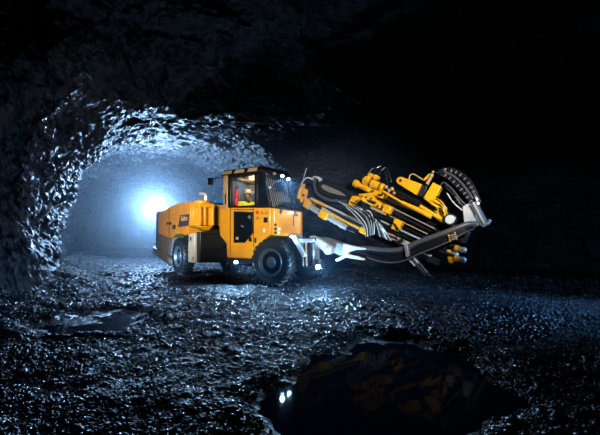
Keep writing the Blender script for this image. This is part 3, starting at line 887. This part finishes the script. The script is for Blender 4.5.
cv.poly_prism([P(x, y, -.66) for x, y in ((346, 254), (357, 256), (364, 258.5), (364, 260.5), (354, 259), (345, 257.5), (337, 261.5), (335, 259.5))], (0, .16, 0))
bp('cradle_bracket', cv, 'lightgrey', RIG, .012)
cv = MB(); cv.poly_prism([P(x, y, -.6) for x, y in ((350, 249), (372, 249.5), (372, 260), (352, 258))], (0, .3, 0)); bp('cradle_end_block', cv, 'darkoil', RIG, .02)
lamp(P(318, 267, -.98), cam_dir(.25, -.3), 0.06, 230)
lbm = MB(); q = P(318, 267, -.9); lbm.box(q.x - .4, q.x + .06, q.y + .02, q.y + .2, q.z - .05, q.z + .18); bp('lamp_mount', lbm, 'dark', RIG, .01)

# ---- boom
bo = MB(); bo.beam(P(300, 196, .05), P(376, 236, .05), .34, .34)
boo = bp('boom', bo, 'dark', RIG, .03)
bo = MB(); bo.beam(P(360, 228, .05), P(440, 262, .15), .2, .2, ); bp('boom_extension', bo, 'darkoil', boo, .02)
def rod(name, a, b, r, m, par=boo, n=14):
    mb = MB(); mb.cyl(a, b, r, n=n); return bp(name, mb, m, par, 0)
rod('cylinder_barrel', P(307, 205, -.42), P(347, 228, -.42), .075, 'steel')
rod('cylinder_barrel', P(343, 226, -.42), P(374, 241, -.42), .05, 'darkoil')
rod('cylinder_rod', P(311, 198.5, -.36), P(370, 227, -.36), .035, 'chrome')
rod('cylinder_rod', P(322, 208, -.40), P(366, 233.5, -.40), .03, 'chrome')
rod('guide_rod', P(329, 213.6, -.46), P(361, 229, -.46), .026, 'drillyellow')
rod('guide_rod', P(314, 200.5, -.40), P(326, 206.5, -.40), .035, 'drillyellow')
mb = MB(); mb.beam(P(320.5, 212.5, -.44), P(328, 217, -.44), .2, .21); bp('yellow_collar', mb, 'drillyellow', boo, .02)
mb = MB(); mb.beam(P(361, 229, -.44), P(368, 232.5, -.44), .2, .16); bp('yellow_collar', mb, 'drillyellow', boo, .02)
mb = MB(); mb.poly_prism([P(x, y, -.5) for x, y in ((302.5, 206), (304.5, 197.5), (307, 198), (309.5, 203), (307.5, 209.5))], (0, .45, 0)); bp('boom_foot', mb, 'yellow', boo, .012)
mb = MB(); mb.poly_prism([P(x, y, -.58) for x, y in ((296.5, 198), (298.5, 190), (301.5, 184), (303.8, 183.4), (303, 187), (300.6, 191), (299.2, 199))], (0, .1, 0)); bbo = bp('boom_bracket', mb, 'drillyellow', boo, .008)
mb = MB(); mb.poly_prism([P(x, y, -.45) for x, y in ((299.6, 199.5), (301.6, 191), (303.6, 188), (305.6, 189.5), (304.8, 194), (302.6, 202), (300.4, 202.5))], (0, .16, 0)); bp('bracket_ear', mb, 'drillyellow', bbo, .01)
mb = MB(); q = P(303.2, 195.2, -.46); mb.cyl(q, q + Vector((0, .04, 0)), .035, n=14); bp('bracket_pin', mb, 'black', bbo, 0)
mb = MB(); mb.poly_prism([P(x, y, -.42) for x, y in ((297.5, 207), (299.5, 201), (303, 203), (301.5, 211))], (0, .1, 0)); bp('bracket_link', mb, 'darkoil', bbo, .01)
mb = MB(); mb.poly_prism([P(x, y, -.2) for x, y in ((294, 214), (298, 186), (304, 182), (312, 186), (316, 200), (306, 216))], (0, .4, 0)); bp('boom_pedestal', mb, 'dark', RIG, .03)
rod('antenna', P(302, 183, -.5), P(306.5, 168, -.5), .012, 'lightgrey', RIG, 8)
mb = MB(); mb.poly_prism([P(x, y, -.4) for x, y in ((311, 178.5), (313.5, 175.5), (318, 176.5), (319.5, 179.5), (316.5, 181), (312.5, 181))], (0, .2, 0)); bp('hose_manifold', mb, 'lightgrey', boo, .02)
# upper arm with its tapered grey cover
mb = MB(); mb.poly_prism([P(x, y, -.15) for x, y in ((315, 184), (320, 178), (328, 180), (352, 193), (358, 204), (350, 206), (330, 203), (318, 196))], (0, .35, 0)); ua = bp('upper_arm', mb, 'dark', RIG, .03)
mb = MB(); mb.poly_prism([P(x, y, -.17) for x, y in ((320.5, 186), (323, 184.2), (330, 187), (339, 191), (346.5, 196), (340, 195.5), (330, 193), (323, 189.5))], (0, .06, 0)); bp('grey_cover', mb, 'warmgrey', ua, .01)
mb = MB(); mb.poly_prism([P(x, y, -.5) for x, y in ((349, 200.5), (352, 195.5), (357, 196), (358, 199), (352.5, 202.5), (352, 208), (349, 210.5), (346, 208.5))], (0, .25, 0)); bp('yellow_knuckle', mb, 'drillyellow', ua, .02)

# hoses looping along the boom
def hose(name, pts, r, m, par=boo, n=8):
    mb = MB(); mb.tube(spline(pts, 8), r, n); return bp(name, mb, m, par, 0)
hose('hydraulic_hose', [P(315, 178, -.45), P(314.5, 186, -.5), P(318, 194, -.5), P(330, 200, -.5), P(347, 201, -.5)], .032, 'greyhose')
hose('hydraulic_hose', [P(317, 179, -.4), P(319, 190, -.45), P(326, 196, -.45), P(338, 199, -.42), P(350, 203, -.4)], .032, 'hose')
hose('hydraulic_hose', [P(301, 184, -.5), P(306, 178, -.5), P(311, 178.5, -.45), P(314, 181, -.42)], .02, 'lightgrey')
for i in range(10):
    o = i * 1.5
    hose('hydraulic_hose', [P(336 + o, 199.5 + .35 * i, -.5 + .03 * i), P(347 + o * .95, 207 + .2 * i, -.56), P(356 + o * 1.05, 216.5 - i * .5, -.6 + .03 * i), P(364 + i * 1.1, 226 - .3 * i, -.56), P(366 + i * .9, 237 - i * .3, -.5)], .015, ('palehose', 'hose', 'lightgrey', 'hose', 'greyhose', 'palehose', 'hose', 'palehose', 'hose', 'lightgrey')[i])
for i in range(7):
    hose('hydraulic_hose', [P(351 + i * 1.8, 202 + i * .9, -.5), P(364 + i * 1.2, 209 + i * 1.2, -.56), P(374 + i * 1.3, 220 + i * 1.1, -.58), P(378 + i * 2.2, 236 + i * .8, -.5)], .016, ('hose', 'palehose', 'hose', 'greyhose', 'lightgrey', 'hose', 'palehose')[i])

# ---- feed with the rock drill
def pl_(name, pts, ly, th, m, par=RIG, bev=.015):
    mb = MB(); mb.poly_prism([P(x, y, ly) for x, y in pts], (0, th, 0)); return bp(name, mb, m, par, bev)
fb = MB(); fb.beam(P(344, 186, .15), P(468, 238, .1), .26, .30)
fbo = bp('feed_beam', fb, 'dark', RIG, .02)
mb = MB(); mb.beam(P(352, 196, -.05), P(462, 240, -.05), .05, .07); bp('feed_rail', mb, 'darkoil', fbo, .01)
mb = MB(); mb.beam(P(372, 216, -.05), P(446, 248, -.05), .08, .10); bp('feed_rail', mb, 'darkoil', fbo, .01)
for k in range(9):
    rod('feed_pipe', P(392 - k * 2.2, 203 + k * 3.6, -.12 - .02 * (k % 3)), P(438 - k * 3.5, 226 + k * 2.7, -.12 - .02 * (k % 3)), .012 + .006 * (k % 3), ('hose', 'warmgrey', 'darkoil', 'beige', 'hose', 'palehose', 'darkoil', 'beige', 'hose')[k], fbo, 8)
# rock drill
rd = MB()
rd.poly_prism([P(x, y, -.3) for x, y in ((357.5, 194), (371, 192.5), (375, 199), (381, 203.5), (379.5, 208.5), (370, 205), (362.5, 201.5))], (0, .3, 0))
rd.poly_prism([P(x, y, -.25) for x, y in ((369, 188), (382, 191.5), (384.5, 195), (381.5, 198.5), (375, 196.5), (368, 192))], (0, .3, 0))
rdo = bp('rock_drill', rd, 'drillyellow', RIG, .02)
mb = MB(); mb.cyl(P(366, 180.8, -.2), P(383.5, 188.3, -.2), .105, n=20); bp('drill_cylinder', mb, 'drillyellow', rdo, .02)
mb = MB(); mb.cyl(P(354.5, 183, -.2), P(370, 190.5, -.2), .075, n=16).cyl(P(354, 182.8, -.2), P(358, 184.7, -.2), .1, n=16); bp('drill_cylinder', mb, 'drillyellow', rdo, .015)
mb = MB(); mb.poly_prism([P(x, y, -.28) for x, y in ((361.5, 183.5), (362, 178.5), (365.5, 175.5), (369.5, 177), (367, 180.5), (366, 186))], (0, .2, 0)); bp('drill_lug', mb, 'drillyellow', rdo, .02)
mb = MB()
for (x, y) in ((370, 175.5), (375, 177)):
    q = P(x, y, -.22); mb.cyl(q, q + Vector((0, .2, 0)), .065, n=14); mb.cyl(P(x - 1.3, y + 3.5, -.12), q + Vector((0, .1, 0)), .055, n=12)
bp('drill_port', mb, 'drillyellow', rdo, .01)
pl_('drill_block', ((384, 203.5), (391.5, 206.8), (389, 214.5), (381, 211)), -.34, .25, 'drillyellow', rdo, .02)
pl_('drill_sled', ((371, 206), (386, 213.2), (385.4, 215.4), (370, 208.5)), -.32, .2, 'beige', rdo, .008)
for (x, y) in ((361.5, 196.5), (366, 197), (371, 198.5), (374.5, 202.5), (377.5, 206), (372.5, 190.5), (379, 194.5), (381.5, 194.5)):
    mb = MB(); q = P(x, y, -.335); mb.cyl(q, q + Vector((0, .06, 0)), .022, n=8); bp('bolt', mb, 'black', rdo, 0)
mb = MB(); mb.poly_prism([P(x, y, -.31) for x, y in ((366, 199.5), (372.5, 200.5), (376, 204), (373, 204.5), (368, 202))], (0, .02, 0)); bp('recess_shade_plate', mb, 'dark', rdo, .004)  # dark plate laid on the face as the shade of a recess
for (x, y) in ((370.5, 182.7), (379.8, 186.7)):
    mb = MB(); d_ = (P(x + 1, y + .43, -.2) - P(x, y, -.2)); mb.cyl(P(x, y, -.2), P(x, y, -.2) + d_ * .9, .112, n=20); bp('cylinder_band', mb, 'dark', rdo, 0)
for k in range(3):
    mb = MB(); mb.beam(P(393.2 + k * 1.6 - .8, 222.8 + k * 2.6, -.315), P(399.4 + k * 1.6 - 2.6, 225.8 + k * 2.4, -.315), .02, .03); bp('clamp_groove', mb, 'black', fbo, 0)
pl_('feed_clamp', ((394.5, 218), (401.8, 221.5), (398, 231.5), (390.5, 228.5)), -.3, .28, 'drillyellow', fbo, .015)
mb = MB(); mb.cyl(P(383, 191.5, -.28), P(402, 202.5, -.28), .03, n=10).cyl(P(402, 202.5, -.28), P(432, 216.5, -.26), .045, .07, n=12); bp('drill_rod', mb, 'drillyellow', rdo, 0)
mb = MB(); mb.cyl(P(386, 188, -.1), P(428, 207.5, -.1), .085, n=16); bp('feed_cylinder', mb, 'hose', fbo, 0)
mb = MB(); mb.cyl(P(424, 206, -.12), P(444, 215.5, -.12), .03, n=12); bp('feed_rod', mb, 'chrome', fbo, 0)
hose('drill_hose', [P(373, 174, -.1), P(377, 168, -.05), P(381, 166, 0)], .014, 'hose', rdo)
hose('drill_hose', [P(378, 176, -.1), P(382, 170, -.05), P(386, 168, 0), P(390, 176, 0), P(392, 186, 0)], .018, 'hose', rdo)
hose('drill_hose', [P(366, 176, -.1), P(374, 168, 0), P(384, 170, .05), P(388, 184, .05)], .018, 'hose', rdo)
mb = MB()
for (x, y, r) in ((386, 187, .05), (389, 190.5, .045), (392, 189, .05), (388, 193.5, .035), (394, 193, .04)): mb.ball(P(x, y, -.22), r, r, r, 10, 8)
bp('hose_fitting', mb, 'beige', rdo, 0)
# lug plate with the eye, bracket, square plate
pts = [P(400.4 + 4.3 * math.cos(a), 180.6 + 4.0 * math.sin(a), -.3) for a in [R(t) for t in (120, 150, 180, 210, 240, 270, 300)]]
mb = MB(); mb.poly_prism(pts + [P(421.4, 184, -.3), P(416, 195, -.3)], (0, .16, 0)); lp = bp('lug_plate', mb, 'drillyellow', RIG, .012)
mb = MB(); q = P(400.4, 180.5, -.31); mb.cyl(q, q + Vector((0, .03, 0)), .034, n=16); bp('lug_eye', mb, 'black', lp, 0)
pl_('bracket_plate', ((421.4, 184), (427.5, 186), (423.5, 197.5), (416, 195)), -.2, .2, 'dark', lp, .012)
pl_('square_plate', ((433, 182), (441, 186.5), (433.5, 203), (423.5, 197.2)), -.34, .22, 'drillyellow', RIG, .014)
hose('drill_hose', [P(409, 180, -.2), P(410, 175.5, -.2), P(414, 174.3, -.2), P(424, 180.5, -.2)], .018, 'beige', lp)
mb = MB(); mb.cyl(P(427, 184, -.25), P(431, 177, -.25), .04, n=10).ball(P(431.5, 175.5, -.25), .05).ball(P(433, 172, -.2), .03); bp('valve_fitting', mb, 'beige', RIG, 0)
mb = MB(); mb.cyl(P(424, 180, -.22), P(430, 174, -.22), .03, n=10); bp('valve_fitting', mb, 'drillyellow', RIG, 0)
# front drill head: yellow castings, pale round cap, yellow hoses
hd = MB()
hd.poly_prism([P(x, y, -.2) for x, y in ((437, 206), (445, 209.5), (448.5, 214), (447, 222), (441, 223), (434, 217.5), (436, 213))], (0, .3, 0))
hdo = bp('centraliser', hd, 'drillyellow', RIG, .02)
for i in range(6):
    hose('yellow_hose', [P(434 + i, 195 + i * 2.2, -.3), P(440 + i * .6, 199 + i * 2, -.36), P(446 - i * .3, 207 + i * 1.6, -.34), P(449 - i * 1.6, 216 + i, -.3)], .018, 'drillyellow' if i % 2 else 'hose', hdo)
for i in range(4):
    hose('yellow_hose', [P(424 + i * 3, 198 + i * 1.2, -.3), P(431 + i * 2, 203 + i * 1.6, -.36), P(438 + i * 1.5, 209 + i * 2, -.36), P(442 + i, 218 + i * .6, -.3)], .016, 'drillyellow' if i % 2 == 0 else 'hose', hdo)
mb = MB(); mb.cyl(P(420, 206, -.3), P(441, 219, -.3), .042, n=12); bp('yellow_bar', mb, 'drillyellow', hdo, 0)
mb = MB(); mb.cyl(P(432, 199.5, -.34), P(440, 203.5, -.34), .03, n=10).cyl(P(431, 203, -.34), P(439, 207.5, -.34), .03, n=10); bp('yellow_bar', mb, 'drillyellow', hdo, 0)
q = P(450, 219.5, -.42)
mb = MB(); mb.lathe([(0.135, -.22), (0.135, 0.0), (0.12, .01)], org=q, n=32); bp('drum_body', mb, 'darkoil', hdo, .01)
mb = MB(); mb.lathe([(0.1, -.01), (0.1, .025), (0.088, .035), (0.0, .036)], org=q, n=32); pc = bp('round_cap', mb, 'lightgrey', hdo, 0)
mb = MB(); mb.beam(q + Vector((.02, -.04, .07)), q + Vector((.02, -.04, -.03)), .02, .03); bp('cap_mark', mb, 'black', hdo, 0)
hose('pale_hose', [P(447, 193, -.3), P(453, 202, -.3), P(460, 208.5, -.28), P(466, 212, -.25)], .014, 'lightgrey', hdo)
hose('pale_hose', [P(440, 186, -.3), P(444, 182.5, -.3), P(452, 189, -.3), P(460, 199, -.28), P(466, 205, -.25)], .016, 'greyhose', hdo)
hose('blue_hose', [P(445, 185, -.28), P(454, 194, -.3), P(460, 203, -.28), P(465, 208, -.25)], .03, 'hose', hdo)

# cable carrier chains arching over the end of the feed
def chain(pts, wdt):
    path = spline([P(x, y, l) for x, y, l in pts], 12)
    mb = MB(); lk = MB()
    mb.tube(path, .05, 8)
    e = bp('cable_carrier', mb, 'hose', RIG, 0)
    acc, last = 0, path[0]
    for a, b in zip(path, path[1:]):
        acc += (b - a).length
        if acc > .105:
            acc = 0; d_ = (b - a).normalized()
            lk.beam(b - d_ * .016, b + d_ * .016, wdt, .07, (0.5, 0, 0.9))
    bp('carrier_link', lk, 'midgrey', e, .006)
chain([(441, 173, -.2), (450, 178.5, -.2), (458, 186, -.2), (466, 195, -.2), (471, 201.5, -.2)], .12)
chain([(447, 170, -.02), (458, 173.5, -.02), (468, 182.5, -.02), (475, 195, -.02), (478.5, 206, -.02)], .12)
hose('carrier_cover', [P(437, 173, -.1), P(445, 169.5, 0), P(457, 171.5, .05), P(470, 182, .05), (P(480, 203, .05))], .05, 'hose', RIG)
hose('carrier_cover', [P(444, 171.5, -.12), P(454, 176.5, -.12), (P(464, 186, -.12)), P(473, 199, -.12)], .03, 'greyhose', RIG)

# pale end plate, ridged roller
pl_('end_plate', ((462.5, 206.5), (469, 203), (480, 224.5), (472, 229), (464, 224)), -.3, .06, 'lightgrey', RIG, .012)
mb = MB(); a, b = P(472.5, 203, -.3), P(484, 225, -.3)
mb.cyl(a, b, .075, n=18)
for k in range(10): mb.cyl(a.lerp(b, .05 + k * .1), a.lerp(b, .09 + k * .1), .085, n=18)
ro_ = bp('end_roller', mb, 'midgrey', RIG, 0)
mb = MB(); mb.cyl(P(477.5, 205, -.2), P(488, 224, -.2), .04, n=12); bp('roller_rail', mb, 'darkoil', ro_, 0)
mb = MB(); mb.cyl(P(482, 226, -.3), P(489.5, 222.5, -.25), .035, n=10).ball(P(489, 221, -.25), .045); bp('roller_pin', mb, 'steel', ro_, 0)

# hose cradle sweeping under the feed
up_pts = [P(352, 249, -.55), P(366, 248.2, -.58), P(384, 250, -.62), P(400, 249.5, -.66), P(420, 241.5, -.68), P(445, 232.5, -.66), P(466, 224.5, -.55), P(476, 224, -.42)]
cr_ = MB(); cr_.tube(spline(up_pts, 10), .058, 12); cro = bp('hose_cradle', cr_, 'greyhose', RIG, 0)
for i, (o, dl, m, r) in enumerate(((3.6, 0.02, 'hose', .022), (5.6, 0.0, 'hose', .02), (7.6, 0.04, 'hose', .022), (9.6, .02, 'hose', .02), (11.6, .02, 'greyhose', .018))):
    hose('cradle_hose', [P(366, 248.5 + o * .75, -.58 - dl), P(384, 250.5 + o, -.62 - dl), P(401, 250 + o, -.66 - dl), P(420, 242.5 + o * .95, -.68 - dl), P(445, 233.5 + o * .85, -.66 - dl), P(464, 226 + o * .6, -.56), P(474, 224.5 + o * .35, -.45)], r, m, cro)
for (x, y) in ((404, 247.5), ):
    mb = MB(); mb.poly_prism([P(x, y - 2.5, -.80), P(x + 3, y - 3.5, -.80), P(x + 5, y + 8.5, -.80), P(x + 2, y + 10, -.80)], (0, .3, 0)); bp('hose_clamp', mb, 'midgrey', cro, .01)
mb = MB()
for j in range(4):
    for i in range(2):
        x, y = 448 + i * 6.5 + j * .6, 234.5 - i * 2.6 + j * 2.1
        mb.beam(P(x, y, -.76), P(x + .9, y + 1.2, -.76), .022, .022)
bp('yellow_tie', mb, 'drillyellow', cro, .004)
mb = MB()
for j in range(3):
    x, y = 450 + j * .8, 236 + j * 2
    mb.cyl(P(x, y, -.76), P(x + 5.5, y - 2.2, -.76), .016, n=10)
bp('hose_sleeve', mb, 'warmgrey', cro, 0)
# drill steels in the magazine
for (x0, y0, x1, y1, l) in ((418, 243, 459, 257.5, -.2), (424, 236, 459.5, 247.5, 0.0), (420, 240, 452, 252, .1)):
    rodo = rod('drill_steel', P(x0, y0, l), P(x1 - 4, y1 - 1, l), .04, 'darkoil', RIG, 10)
    mb = MB(); d_ = (P(x1, y1, l) - P(x1 - 4, y1 - 1, l)).normalized(); a = P(x1 - 5, y1 + .2, l)
    mb.cyl(a - d_ * .0, a + d_ * .09, .075, n=12); bp('yellow_collar', mb, 'drillyellow', rodo, .01)
    mb = MB(); mb.cyl(a + d_ * .1, a + d_ * .2, .055, .07, n=12).ball(a + d_ * .2, .07); bp('drill_bit', mb, 'steel', rodo, 0)
pl_('collar_guide', ((447, 257), (451, 256), (455, 260.5), (452, 263.5), (449, 263)), -.22, .12, 'drillyellow', RIG, .012)
# stinger touching down below the cradle
sg = MB(); sg.cyl(P(404, 252, -.45), P(427, 276.5, -.45), .05, n=12).cyl(P(409, 251, -.4), P(428.5, 275, -.4), .05, n=12).ball(P(428, 276, -.43), .075)
sgo = bp('stinger', sg, 'hose', RIG, 0)
sg = MB(); sg.cyl(P(404, 254, -.5), P(415, 266, -.5), .02, n=8).cyl(P(410, 254, -.5), P(418, 263, -.5), .02, n=8); bp('stinger_rod', sg, 'steel', sgo, 0)
# tangle of pipes behind the cradle
for i in range(8):
    x, y = 366 + i * 4.5, 226 + i * 2.0
    hose('valve_pipe', [P(x, y, -.25), P(x + 8, y + 4 + (i % 3), -.3), P(x + 20, y + 10, -.25), P(x + 34, y + 14 + (i % 2) * 2, -.2)], .02 + .008 * (i % 2), ('hose', 'darkoil', 'palehose', 'hose', 'beige')[i % 5], boo)
mb = MB()
for i in range(6):
    x, y = 374 + i * 7.0 + (i % 2) * 2, 230 + i * 2.0 + (i % 3) * 2
    q = P(x, y, -.34); mb.box(q.x - .035, q.x + .035, q.y - .03, q.y + .05, q.z - .03, q.z + .03)
bp('valve_block', mb, 'darkoil', boo, .006)

# =====================================================================  the driver and the red cylinder in the cab
def skin(name, verts, edges, radii, m, parent, sub=2, root=0):
    me = bpy.data.meshes.new(name); me.from_pydata([Vector(v) for v in verts], edges, []); me.materials.append(m)
    o = bpy.data.objects.new(name, me); COL.objects.link(o); o.parent = parent
    s = o.modifiers.new('skin', 'SKIN'); s.use_smooth_shade = True
    for i, r in enumerate(radii):
        rr = r if isinstance(r, tuple) else (r, r)
        me.skin_vertices[0].data[i].radius = rr
        me.skin_vertices[0].data[i].use_root = (i == root)
    ss = o.modifiers.new('sub', 'SUBSURF'); ss.levels = sub; ss.render_levels = sub
    return o
dv_loc = MFRONT @ Vector((-1.12, -0.68, 1.87))
DR = empty('person', dv_loc, FYAW + R(-24))
DR.scale = (1.08, 1.08, 1.08)
tag(DR, 'person in a yellow high visibility jacket and tan helmet seated in the cab', 'person')
# seated body, x forward; pelvis at origin
bv = [(0, 0, 0.02), (-0.02, 0, 0.2), (-0.03, 0, 0.36), (-0.01, 0, 0.45), (0.01, 0, 0.52),
      (0.02, 0.1, 0.0), (0.36, 0.11, 0.04), (0.40, 0.11, -0.02), (0.02, -0.1, 0.0), (0.36, -0.11, 0.04), (0.40, -0.11, -0.02),
      (-0.03, 0.19, 0.38), (0.0, 0.24, 0.16), (0.2, 0.2, 0.1), (-0.03, -0.19, 0.38), (0.0, -0.24, 0.16), (0.2, -0.2, 0.1)]
be = [(0, 1), (1, 2), (2, 3), (3, 4), (0, 5), (5, 6), (6, 7), (0, 8), (8, 9), (9, 10), (2, 11), (11, 12), (12, 13), (2, 14), (14, 15), (15, 16)]
br = [(.12, .12), (.12, .13), (.11, .13), .06, .05, .09, .07, .05, .09, .07, .05, .06, .048, .036, .06, .048, .036]
skin('body', bv, be, br, M['jean'], DR)
jv = [bv[i] for i in (0, 1, 2, 3, 11, 12, 13, 14, 15, 16)]
jv[3] = (-0.01, 0, 0.435)
skin('jacket', jv, [(0, 1), (1, 2), (2, 3), (2, 4), (4, 5), (5, 6), (2, 7), (7, 8), (8, 9)], [(.14, .14), (.14, .15), (.135, .15), .07, .078, .06, .048, .078, .06, .048], M['hivis'], DR, root=0)
hb = MB()
hb.ball((0.02, 0, 0.60), .088, .076, .115, 24, 18).ball((0.06, 0, 0.545), .05, .05, .04).ball((0.108, 0, 0.59), .02, .014, .022, 10, 8)
for s in (-1, 1): hb.ball((0.015, s * .077, 0.595), .02, .012, .03, 10, 8)
for s in (-1, 1): hb.ball((0.03, s * .0, 0.5), .05, .05, .06)
hb.build('head', M['skin'], DR)
eb = MB()
for s in (-1, 1): eb.ball((0.098, s * .032, 0.61), .011, .014, .009, 8, 6)
eb.ball((0.098, 0, 0.548), .012, .025, .006, 8, 6)
eb.build('eyes', M['hair'], DR)
hr = MB(); hr.ball((-0.015, 0, 0.605), .09, .086, .10, 20, 14).ball((-0.02, 0, 0.51), .075, .08, .05); hr.build('hair', M['hair'], DR)
hm = MB(); hm.lathe([(0.135, 0.0), (0.128, 0.012), (0.112, 0.02), (0.108, .06), (0.085, .105), (0.045, .125), (0, .13)], org=(0.012, 0, 0.645), axis=(-.08, 0, 1), n=28)
hm.hexa([(0.08, -.08, .638), (0.185, -.05, .632), (0.185, .05, .632), (0.08, .08, .638)], [(0.08, -.08, .655), (0.185, -.05, .642), (0.185, .05, .642), (0.08, .08, .655)])
hm.build('helmet', M['helmet'], DR, 0.004)
for s in (-1, 1):
    for k in range(5):
        a = Vector((0.22, s * .2, .09)); b = a + Vector((.05, (k - 2) * .016, -.005)); c_ = b + Vector((.035, 0, -.025 - .004 * abs(k - 2)))
        if k == 0: b = a + Vector((.02, -s * .035, 0)); c_ = b + Vector((.03, -s * .012, -.01))
        mb = MB(); mb.tube([a, b, c_], .011, 8); mb.build('finger', M['skin'], DR)

xe = empty('fire_extinguisher', MFRONT @ Vector((-1.33, -0.92, 2.2)), FYAW)
tag(xe, 'slim red cylinder with black top standing inside the cab behind the side window', 'fire extinguisher')
mb = MB(); mb.lathe([(0.0, 0.0), (0.052, 0.01), (0.058, 0.03), (0.058, 0.40), (0.045, 0.46), (0.02, 0.49), (0.0, .49)], axis=(0, 0, 1), n=24); mb.build('cylinder_body', M['red'], xe)
mb = MB(); mb.lathe([(0.03, 0.48), (0.03, 0.54), (0.015, 0.55)], axis=(0, 0, 1), n=16); mb.beam((0, 0, .54), (.08, 0, .57), .02, .014); mb.beam((0, 0, .52), (.07, 0, .52), .02, .014); mb.build('valve_handle', M['black'], xe, .003)
mb = MB(); mb.lathe([(0.0585, 0.24), (0.0595, 0.245), (0.0595, 0.265), (0.0585, 0.27)], axis=(0, 0, 1), n=24, closed=True); mb.build('strap', M['black'], xe)

# =====================================================================  tunnel and cab lamps, and added spots
def light(kind, loc, energy, col, aim=None, size=0.2, spot=60, blend=0.5, name='light'):
    ld = bpy.data.lights.new(name, kind); ld.energy = energy; ld.color = col
    if kind == 'AREA': ld.size = size
    else: ld.shadow_soft_size = size
    if kind == 'SPOT': ld.spot_size = R(spot); ld.spot_blend = blend
    o = bpy.data.objects.new(name, ld); COL.objects.link(o); o.location = loc
    if aim is not None: o.rotation_euler = (Vector(aim) - Vector(loc)).to_track_quat('-Z', 'Y').to_euler()
    return o
def at(px, py, d): return Vector(((px - 300) / FPX * d, d, CAM_H - (py - 238) / FPX * d))
BLUE = (0.30, 0.58, 1.0)
light('POINT', at(155, 208, 21.0), 4300, (0.34, 0.60, 1.0), size=0.6, name='tunnel_lamp')
# added unseen spots on the machine: warm ones as strobes, blue ones as accents
light('SPOT', (-2.8, 2.2, 3.2), 4000, (1.0, 0.90, 0.72), aim=MFRONT @ Vector((-0.85, -1, 2.0)), size=0.25, spot=24, blend=0.8, name='cab_spot')
light('SPOT', (3.6, 1.6, 3.6), 4000, (1.0, 0.95, 0.86), aim=MFRONT @ Vector((2.7, 0, 2.25)), size=0.15, spot=34, blend=0.7, name='boom_spot')
light('SPOT', (-5.0, 5.2, 3.0), 4200, (1.0, 0.88, 0.68), aim=MFRONT @ MREAR @ Vector((-1.9, -1, 1.8)), size=0.25, spot=31, blend=0.8, name='engine_spot')
light('SPOT', (9.0, 6.2, 2.6), 2200, (0.16, 0.46, 1.0), aim=(1.8, 8.0, 0.0), size=0.3, spot=60, blend=1.0, name='blue_side_spot')  # added without a visible source, for blue rims on boom and ground
light('SPOT', (-5.6, 6.6, 0.7), 5000, (0.14, 0.5, 1.0), aim=MFRONT @ MREAR @ Vector((-2.17, -1.1, 0.68)), size=0.1, spot=15, blend=0.6, name='rear_wheel_spot')  # added to bring out cyan rings on the rear tyre
light('SPOT', (-1.3, -0.5, 0.9), 3000, (0.14, 0.5, 1.0), aim=MFRONT @ Vector((0.0, -1.1, 0.64)), size=0.1, spot=9, blend=0.6, name='front_wheel_spot')  # added cool light aimed at the front tyre alone
cl_ = light('POINT', MFRONT @ Vector((-0.75, -0.86, 2.86)), 16, (1.0, 0.85, 0.6), size=0.05, name='cab_light')

# ------------------------------------------------------------------ haze
hzm = bpy.data.materials.new('blue_haze'); hzm.use_nodes = True
nt = hzm.node_tree
nt.nodes.remove(nt.nodes['Principled BSDF'])
vs = nt.nodes.new('ShaderNodeVolumeScatter')
vs.inputs['Color'].default_value = (0.75, 0.88, 1.0, 1)
vs.inputs['Density'].default_value = 0.016
vs.inputs['Anisotropy'].default_value = 0.72
nt.links.new(vs.outputs[0], nt.nodes['Material Output'].inputs['Volume'])
mb = MB(); mb.box(-8.0, 6.5, 4.5, 52, -0.9, 8.2)
hz_o = mb.build('haze', hzm, None, 0, smooth=False, mx=Matrix.Translation((-1.7, 9.8, 0)) @ Matrix.Rotation(R(24.8), 4, 'Z'))
tag(hz_o, 'thin blue haze hanging in the tunnel and glowing around the lamps', 'haze', None, 'stuff')

hm2 = bpy.data.materials.new('lamp_haze'); hm2.use_nodes = True
nt = hm2.node_tree; N, L = nt.nodes, nt.links
N.remove(N['Principled BSDF'])
v2 = N.new('ShaderNodeVolumeScatter')
v2.inputs['Color'].default_value = (0.45, 0.7, 1.0, 1); v2.inputs['Anisotropy'].default_value = 0.2
tc = N.new('ShaderNodeTexCoord'); ln = N.new('ShaderNodeVectorMath'); ln.operation = 'LENGTH'
L.new(tc.outputs['Object'], ln.inputs[0])
mr = N.new('ShaderNodeMapRange'); mr.interpolation_type = 'SMOOTHSTEP'
mr.inputs['From Min'].default_value = 0.0; mr.inputs['From Max'].default_value = 1.0
mr.inputs['To Min'].default_value = 0.03; mr.inputs['To Max'].default_value = 0.0
L.new(ln.outputs['Value'], mr.inputs['Value']); L.new(mr.outputs['Result'], v2.inputs['Density'])
L.new(v2.outputs[0], N['Material Output'].inputs['Volume'])
mb = MB(); mb.ball((0, 0, 0), 1, u=32, v=20)
h2 = mb.build('haze', hm2, None, 0, smooth=False)
h2.location = MFRONT @ Vector((0.9, 0.3, 2.0)); h2.scale = (3.6, 3.0, 3.0)
tag(h2, 'faint blue haze glowing around the lamps at the front of the rig', 'haze', None, 'stuff')
